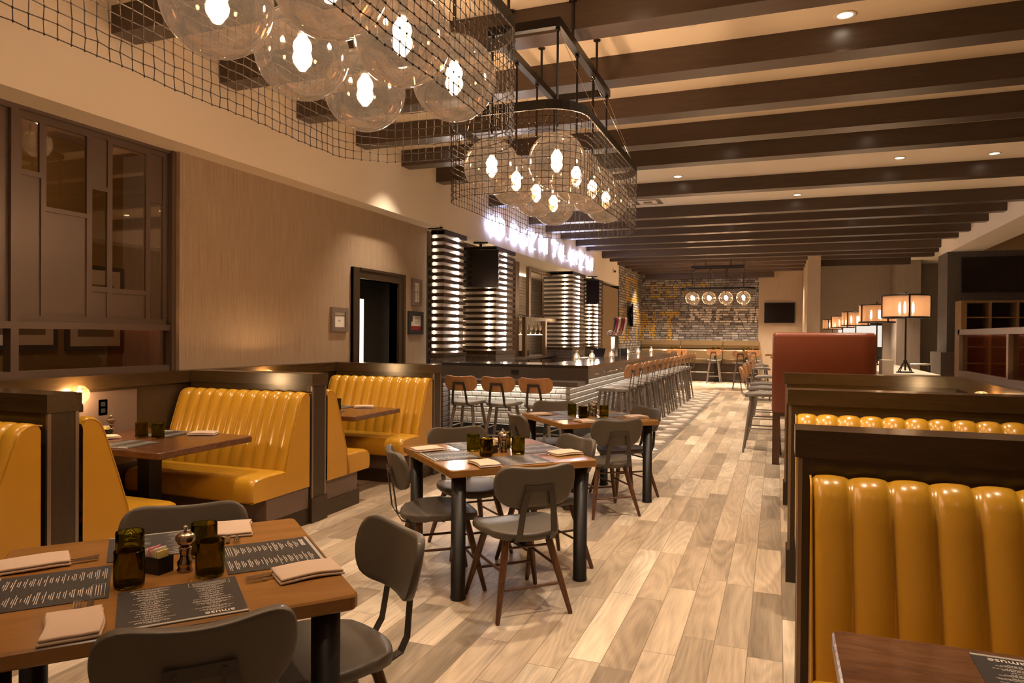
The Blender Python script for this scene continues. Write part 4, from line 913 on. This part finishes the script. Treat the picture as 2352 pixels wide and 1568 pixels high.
def lb():
    b_ = thing('liquor_bottle', '', 'bottle'); MB().lathe([(.0001, 0), (.04, 0), (.041, .01), (.041, .18), (.014, .22), (.013, .29), (.0001, .29)], 14).build('glass', 'tumbler', b_); MB().lathe([(.0001, .29), (.015, .29), (.015, .31), (.0001, .31)], 10).build('cap', 'ink', b_)
    MB().lathe([(.0415, .05), (.0415, .15)], 14).build('label_band', 'white', b_); return b_
many(lb, [((-5.3+.12*(i % 2), 12.75+.16*i, 1.071), i, 'liquor bottle low on the back-bar counter') for i in range(5)]+[((-5.75+.1*(i % 2), 14.5+.2*i, 2.014), i, 'liquor bottle standing on top of the glass rack') for i in range(4)], 'bottles of the back bar')
pc = thing('pos_terminal', 'white paper sheet and dark till on the back-bar counter', 'till', (-5.3, 14.75, 1.071)); MB().box((-.1, -.15, 0), (.1, .15, .12)).build('base', 'ink', pc); MB().box((.02, -.28, .12), (.03, .2, .48)).build('sheet', 'white', pc)
# light above back bar tiles
sc = thing('valance_light', 'bright valance strip washing the top of the pale bar tiles', 'light', (-6.2, 13.2, ZS)); MB().box((0, 0, -.03), (.06, 4.2, -.002)).build('strip', emis('valance_glow', (1, .72, .42), 26), sc)
# ceiling televisions and wall televisions
def tvset(label, loc, rz, w_, h_, mount):
    t_ = thing('television', label, 'television', loc, rz, 'black flat televisions'); MB().box((-w_/2, 0, 0), (w_/2, .05, h_), 0, .006).build('body', 'tv', t_)
    MB().box((-w_/2, -.003, 0), (w_/2, -.0005, .018)).box((-w_/2, -.003, h_-.012), (w_/2, -.0005, h_)).box((-w_/2, -.003, .018), (-w_/2+.012, -.0005, h_-.012)).box((w_/2-.012, -.003, .018), (w_/2, -.0005, h_-.012)).build('bezel', 'ink', t_)
    if mount: MB().tube([(0, .08, h_*.6), (0, .08, mount)], .022, 8).box((-.12, .04, mount-.03), (.12, .14, mount-.001)).box((-.15, .05, h_*.45), (.15, .08, h_*.6)).build('mount', 'black', t_)
    else: MB().box((-.15, .05, h_*.4), (.15, .075, h_*.6)).build('mount', 'black', t_)
    return t_
a, b = Vector((-4.93, 10.62, 0)), Vector((-4.42, 10.86, 0)); 
tvset('ceiling television angled between the first two slatted columns', (-4.68, 10.88, 2.33), R(20), .62, .64, ZS-2.33+.0)
tvset('small ceiling television between the far two slatted columns', (-4.52, 17.95, 2.36), R(20), .34, .64, ZS-2.36)
tvset('television on the beige wall right of the brick mural', (.06, 25.82, 2.03), 0, .98, .70, 0)
tvset('television seen edge-on against the left brick wall', (-4.56, 23.6, 1.85), -PI/2, 1.3, .75, 0).rotation_euler.z = PI/2+R(12)
tvset('large dark television on the grey wall at the right edge', (4.62, 18.53, 2.58), 0, 1.45, .80, 0)
# neon numerals
G = {'4': [[(.75, -.12), (.75, 1), (.05, .30), (1, .30)]], '0': [[(.5, 1), (.85, .93), (1, .75), (1, .25), (.85, .07), (.5, 0), (.15, .07), (0, .25), (0, .75), (.15, .93), (.5, 1)]],
     '.': [[(.45, .0), (.55, .03), (.45, .06), (.45, 0)]], '8': [[(.5, .53), (.85, .62), (.92, .78), (.8, .95), (.5, 1), (.2, .95), (.08, .78), (.15, .62), (.5, .53), (.9, .42), (1, .22), (.85, .04), (.5, 0), (.15, .04), (0, .22), (.1, .42), (.5, .53)]],
     '6': [[(.85, 1), (.5, .75), (.15, .5), (0, .25), (.15, .04), (.5, 0), (.85, .04), (1, .25), (.85, .44), (.5, .48), (.15, .42), (0, .25)]],
     'd': [[(.35, 1), (.6, .93), (.65, .82), (.5, .70), (.2, .70), (.02, .82), (.08, .94), (.35, 1)], [(1, 1), (.7, .66), (.45, .35), (.1, 0), (.75, 0)]],
     'N': [[(0, 0), (0, 1), (.9, 0), (.9, 1)]], '7': [[(0, .92), (.1, 1), (.95, 1), (.85, .8), (.45, .4), (.3, 0)]], '1': [[(.3, .88), (.5, 1), (.5, 0)]], 'W': [[(0, 1), (.1, 0), (.5, .7), (.9, 0), (1, 1)]]}
ns = thing('neon_sign', 'bluish-white glowing neon coordinates on the cream fascia above the bar', 'neon sign', (XF+.045, 0, 3.27))
for ch, a, b in (('4', 10.967, 11.358), ('0', 11.455, 11.797), ('.', 11.905, 12.081), ('8', 12.218, 12.550), ('6', 12.726, 13.049), ('d', 13.195, 13.635), ('N', 13.928, 14.329), ('7', 14.740, 15.130), ('4', 15.228, 15.619), ('.', 15.736, 15.912), ('4', 16.030, 16.421), ('1', 16.538, 16.792), ('d', 16.958, 17.476), ('W', 17.740, 18.258)):
    m = MB()
    for st in G[ch]: m.tube([(0, a+(b-a)*u, .33*v) for u, v in st], .0115, 8)
    o = m.build('neon_character', 'neon', ns)
    MB().tube([(-.045, a+.03, .1), (0, a+.03, .1)], .006, 6).tube([(-.045, b-.03, .02), (0, b-.03, .02)], .006, 6).build('standoff', 'white', o)
# framed notices
def notice(label, y0, y1, z0, z1, fm, kind):
    n_ = thing('framed_notice', label, 'notice', (XW+.002, (y0+y1)/2, z0), group='framed notices on the left wall'); hw, h = (y1-y0)/2, z1-z0; b = .055 if fm != 'ink' else .06
    MB().box((0, -hw, 0), (.03, -hw+b, h)).box((0, hw-b, 0), (.03, hw, h)).box((0, -hw+b, 0), (.03, hw-b, b)).box((0, -hw+b, h-b), (.03, hw-b, h)).build('frame', fm, n_)
    MB().box((.004, -hw+b, b), (.012, hw-b, h-b)).build('sheet', 'white', n_)
    if kind == 0:
        for t_, s_, z in (('Maximum Occupancy', .026, h*.68), ('147', .034, h*.45)): textmesh(t_, s_, 'lettering', 'ink', n_, (.0126, 0, z), (PI/2, 0, PI/2))
    else:
        m = MB(); random.seed(kind)
        if kind == 1:
            for q in range(22):
                z = b+.02+(h-2*b-.04)*q/22
                for s_ in (-1, 1): ww = random.uniform(.2, .8)*(hw-b)*.45; c_ = s_*(hw-b)*.45; m.box((.0121, c_-ww, z), (.0125, c_+ww, z+.004))
            textmesh('PICKY', .04, 'lettering', 'ink', n_, (.0128, 0, h*.5), (PI/2, 0, PI/2)); m.build('printing', 'ink', n_)
        else:
            m.box((.0121, -hw+b, b), (.0126, hw-b, b+(h-2*b)*.28)); m.build('red_band', 'red', n_)
            MB().box((.0121, -hw+b+.02, h*.55), (.0126, -hw+b+.07, h*.8)).build('figure', 'walnut', n_); m = MB()
            for q in range(7): m.box((.0121, -.02, h*.5+.02*q), (.0126, hw-b-.02, h*.5+.02*q+.004))
            m.build('printing', 'iron', n_)
notice('grey framed maximum occupancy sign left of the doorway', 6.93, 7.26, 1.552, 1.838, 'frame_grey', 0)
notice('tall grey framed notice, upper one right of the doorway', 8.86, 9.14, 1.94, 2.325, 'frame_grey', 1)
notice('black framed notice with red lower band, right of the doorway', 8.76, 9.19, 1.53, 1.857, 'ink', 2)
cm = thing('wall_camera', 'tiny white security camera under the beams at the bar end', 'camera', (XF+.002, 20.9, 3.5)); MB().box((0, -.04, -.06), (.03, .04, .06)).build('bracket', 'cream', cm); MB().sphere((.06, 0, -.02), .035, 12, 8).build('lens', 'ink', cm)
# ================================================================ BANQUETTE and far furniture
bq = thing('olive_banquette', 'long olive leather wall banquette beneath the brick mural', 'banquette', (0, 0, 0))
for i, (x0, x1) in enumerate(((-4.62, -3.22), (-3.21, -1.78), (-1.77, -.58))):
    m = MB(); L = x1-x0
    pr = [(25.88, 1.10), (25.66, 1.10), (25.60, 1.14), (25.585, 1.25), (25.62, 1.36), (25.68, 1.40), (25.80, 1.41), (25.88, 1.40)]
    m.prism(pr, x0+.004, x1-.004, 'x'); m.build('head_roll', 'olive', bq)
    MB().prism([(25.88, .70), (25.48, .70), (25.50, .80), (25.58, 1.05), (25.62, 1.098), (25.88, 1.098)], x0+.004, x1-.004, 'x').build('back_pad', 'olive', bq)
    MB().box((x0+.003, 25.05, .62), (x1-.003, 25.6, .78), 0, .02).build('seat_pad', 'olive', bq)
MB().box((-4.62, 25.20, 0), (-.6, 25.88, .62)).build('base', 'dwood', bq)
m = MB().tube([(-4.4, 25.10, .32), (-.65, 25.10, .32)], .016, 8)
for x in (-4.0, -3.2, -2.4, -1.6, -.8): m.tube([(x, 25.20, .26), (x, 25.10, .32)], .008, 6)
m.build('foot_rail', 'chrome', bq)
def htable(w_=.35, d_=.33, z=1.07, mt='topmaple'):
    t_ = thing('high_table', '', 'table'); slab(MB(), w_, d_, z-.045, z, .02, .004).build('tabletop', mt, t_)
    MB().tube([(0, 0, .03), (0, 0, z-.045)], .04, 12).build('pedestal', 'black', t_); MB().box((-.30, -.04, .012), (.30, .04, .04), 0, .01).box((-.04, -.28, .011), (.04, .28, .039), 0, .01).build('foot', 'black', t_); return t_
ht = [((-3.35, 24.75, 0), 'high table at the left of the olive banquette'), ((-1.96, 24.85, 0), 'high table at the middle of the olive banquette'), ((-.98, 24.9, 0), 'high table at the right end of the olive banquette'),
      ((.42, 10.15, 0), 'high table nearest, hidden behind the orange settee'), ((.42, 11.27, 0), 'second high table behind the orange settee'), ((.42, 12.3, 0), 'third high table behind the orange settee'),
      ((.30, 14.6, 0), 'fourth high table, its edge showing left of the settee'), ((.20, 18.4, 0), 'fifth high table beyond the settee'), ((.05, 20.7, 0), 'farthest high table on the right side')]
many(htable, [(a, 0, l) for a, l in ht], 'high tables'); 
tiny = []
for x, y in ((-1.96, 24.85), (-.98, 24.9), (-3.35, 24.75)):
    for dx in (-.08, .08): tiny.append(((x+dx, y+.05, 1.0705), 0, '%s dark tumbler on the %s high table at the olive banquette' % ('left' if dx < 0 else 'right', {-1.96: 'middle', -.98: 'right-end', -3.35: 'left'}[x])))
many(tumbler, tiny, 'tumblers at the banquette')
many(mill, [((x+.22, y+.1, 1.0705), 0, 'silver mill on the %s banquette high table' % w_) for x, y, w_ in ((-1.96, 24.85, 'middle'), (-.98, 24.9, 'right'), (-3.35, 24.75, 'left'))], 'mills at the banquette')
many(napkin, [((x-.2, y-.1, 1.0705), 0, 'napkin on the %s banquette high table' % w_) for x, y, w_ in ((-1.96, 24.85, 'middle'), (-.98, 24.9, 'right'), (-3.35, 24.75, 'left'))]+
     [((.15, y, 1.0705), R(12), 'napkin on the %s high table left of the settee' % w_) for y, w_ in ((14.5, 'fourth'), (18.3, 'fifth'), (20.6, 'farthest'))], 'napkins on high tables')
# ================================================================ SETTEE, COUNTER, LAMPS, CABINET
st = thing('orange_settee', 'tall burnt-orange leather settee seen from behind, on dark wooden legs', 'settee', (-.055, 9.0, 0))
def rp(x0, x1, y0, y1, rc):
    o_ = []
    for cx, cy, a0, r_ in ((x1-rc, y1-rc, 0, rc), (x0+.05, y1-.05, 90, .05), (x0+.05, y0+.05, 180, .05), (x1-rc, y0+rc, 270, rc)):
        for q in range(9): a = R(a0+90*q/8); o_.append((cx+r_*math.cos(a), cy+r_*math.sin(a)))
    return o_
P0 = rp(0, 1.14, 0, .72, .16); m = MB(); vs = []; zz = [(.625, .012), (.64, 0), (1.53, 0), (1.565, .006), (1.585, .03), (1.588, .07)]; cx, cy = .57, .36
for z, i_ in zz: vs += [(cx+(x-cx)*(1-i_/.57), cy+(y-cy)*(1-i_/.36), z) for x, y in P0]
n = len(P0); m.add(vs, [(L*n+i, L*n+(i+1) % n, L*n+n+(i+1) % n, L*n+n+i) for L in range(len(zz)-1) for i in range(n)], 0, True); m.add(vs[-n:], [tuple(range(n))], 0, True); m.add(vs[:n], [tuple(range(n))[::-1]])
m.build('shell', 'orange', st)
MB().box((.01, .01, .585), (1.12, .70, .624)).build('seat_rail', 'walnut', st)
for x, y in ((.01, .01), (1.04, .01), (.01, .64), (1.04, .64)): MB().prism([(x, y), (x+.085, y), (x+.085, y+.07), (x, y+.07)], .16, .585).prism([(x, y), (x+.08, y), (x+.08, y+.065), (x, y+.065)], 0, .16).build('leg', 'walnut', st)
wc = thing('white_service_counter', 'white topped low counter carrying the drum lamps', 'counter', (0, 0, 0))
MB().box((1.22, 9.5, 1.06), (1.80, 23.5, 1.10)).build('counter_top', 'counter', wc); MB().box((1.26, 9.54, 0), (1.76, 23.4, 1.06)).build('counter_body', 'counter', wc); MB().box((1.15, 9.22, 0), (1.27, 9.49, 1.27)).build('end_block', 'counter', wc)
def drumlamp():
    l_ = thing('drum_lamp', '', 'lamp'); z0, z1, r_ = .675, .965, .265
    MB().lathe([(r_-.004, z0), (r_-.004, z1)], 48).build('gauze_shade', 'shade', l_)
    m = MB()
    for z in (z0, z1-.018): m.lathe([(r_-.008, z), (r_+.004, z), (r_+.004, z+.02), (r_-.008, z+.02), (r_-.008, z)], 48)
    for k in range(4): a = PI/4*1+k*PI/2+.78; m.box((r_*math.cos(a)-.010, r_*math.sin(a)-.010, z0), (r_*math.cos(a)+.010, r_*math.sin(a)+.010, z1))
    m.tube([(-r_, 0, z0+.01), (r_, 0, z0+.01)], .006, 6).tube([(0, -r_, z0+.012), (0, r_, z0+.012)], .006, 6); m.build('shade_frame', 'iron', l_)
    MB().tube([(0, 0, .03), (0, 0, z0+.02), (0, 0, z1+.02)], .011, 10).sphere((0, 0, z1+.03), .014, 10, 6).lathe([(.0001, .16), (.022, .155), (.022, .13), (.0001, .125)], 12).build('pole', 'iron', l_)
    m = MB().lathe([(.06, .0), (.10, .0), (.10, .012), (.06, .012), (.06, 0)], 24)
    for k in range(4): a = PI/4+k*PI/2; m.tube([(.01*math.cos(a), .01*math.sin(a), .15), (.05*math.cos(a), .05*math.sin(a), .09), (.09*math.cos(a), .09*math.sin(a), .02), (.095*math.cos(a), .095*math.sin(a), .006)], .007, 6).tube([(0, 0, .012), (.09*math.cos(a), .09*math.sin(a), .010)], .006, 6)
    m.build('tripod_base', 'iron', l_)
    for a in (0.25, 2.35, 4.44):
        x, y = .085*math.cos(a), .085*math.sin(a); b_ = MB().lathe([(.0001, 0), (.010, .004), (.014, .04), (.013, .10), (.006, .135), (.0001, .145)], 12, 0, (x, y, z0+.062)).build('candle_bulb', 'lampbulb', l_)
        MB().tube([(x, y, z0+.012), (x, y, z0+.060)], .012, 8).build('candle_sleeve', 'cream', b_)
    return l_
many(drumlamp, [((1.49, 9.9, 1.10), 0, 'nearest and largest drum lamp with copper gauze shade'), ((1.49, 12.6, 1.10), .5, 'second drum lamp, partly behind the largest one'), ((1.49, 15.85, 1.10), .9, 'third drum lamp in the receding row'),
     ((1.49, 18.9, 1.10), .3, 'fourth drum lamp in the receding row'), ((1.49, 22.3, 1.10), 1.1, 'farthest and smallest drum lamp')], 'copper gauze drum lamps')
cb_ = thing('pine_display_cabinet', 'open pine cabinet with dark red interior at the right edge', 'cabinet', (3.76, 17.88, 0))
X0, X1, Z0, Z1, Dp = 0, 1.62, .6, 2.37, .58
MB().box((.04, Dp-.02, Z0), (X1, Dp, Z1)).build('back_panel', 'cabin', cb_); MB().box((0, 0, Z0-.6), (.06, Dp, Z1)).box((0, 0, 0), (X1, Dp-.02, .6)).build('side_panel', 'cabwood', cb_); MB().box((.06, 0, Z1-.05), (X1, Dp-.02, Z1)).build('top_panel', 'cabwood', cb_)
for x in (.06, .52, 1.02, 1.52): MB().box((x, 0, Z0), (x+.05, .04, Z1-.05)).box((x+.01, .04, Z0), (x+.03, Dp-.02, Z1-.05)).build('upright', 'cabwood', cb_)
for z in (1.0, 1.36, 2.0-.0, 1.70): MB().box((.06, .02, z-.012), (X1, Dp-.02, z+.012)).build('shelf_board', 'cabwood', cb_)
rl_ = thing('steel_stand', 'thin grey steel rail and post before the far column', 'stand', (2.2, 13.0, 0)); MB().tube([(.1, 0, 0), (.1, 0, 1.10)], .018, 8).build('post', 'bracket', rl_); MB().tube([(-.17, 0, 1.11), (.12, 0, 1.11)], .014, 8).build('bar', 'chrome', rl_)
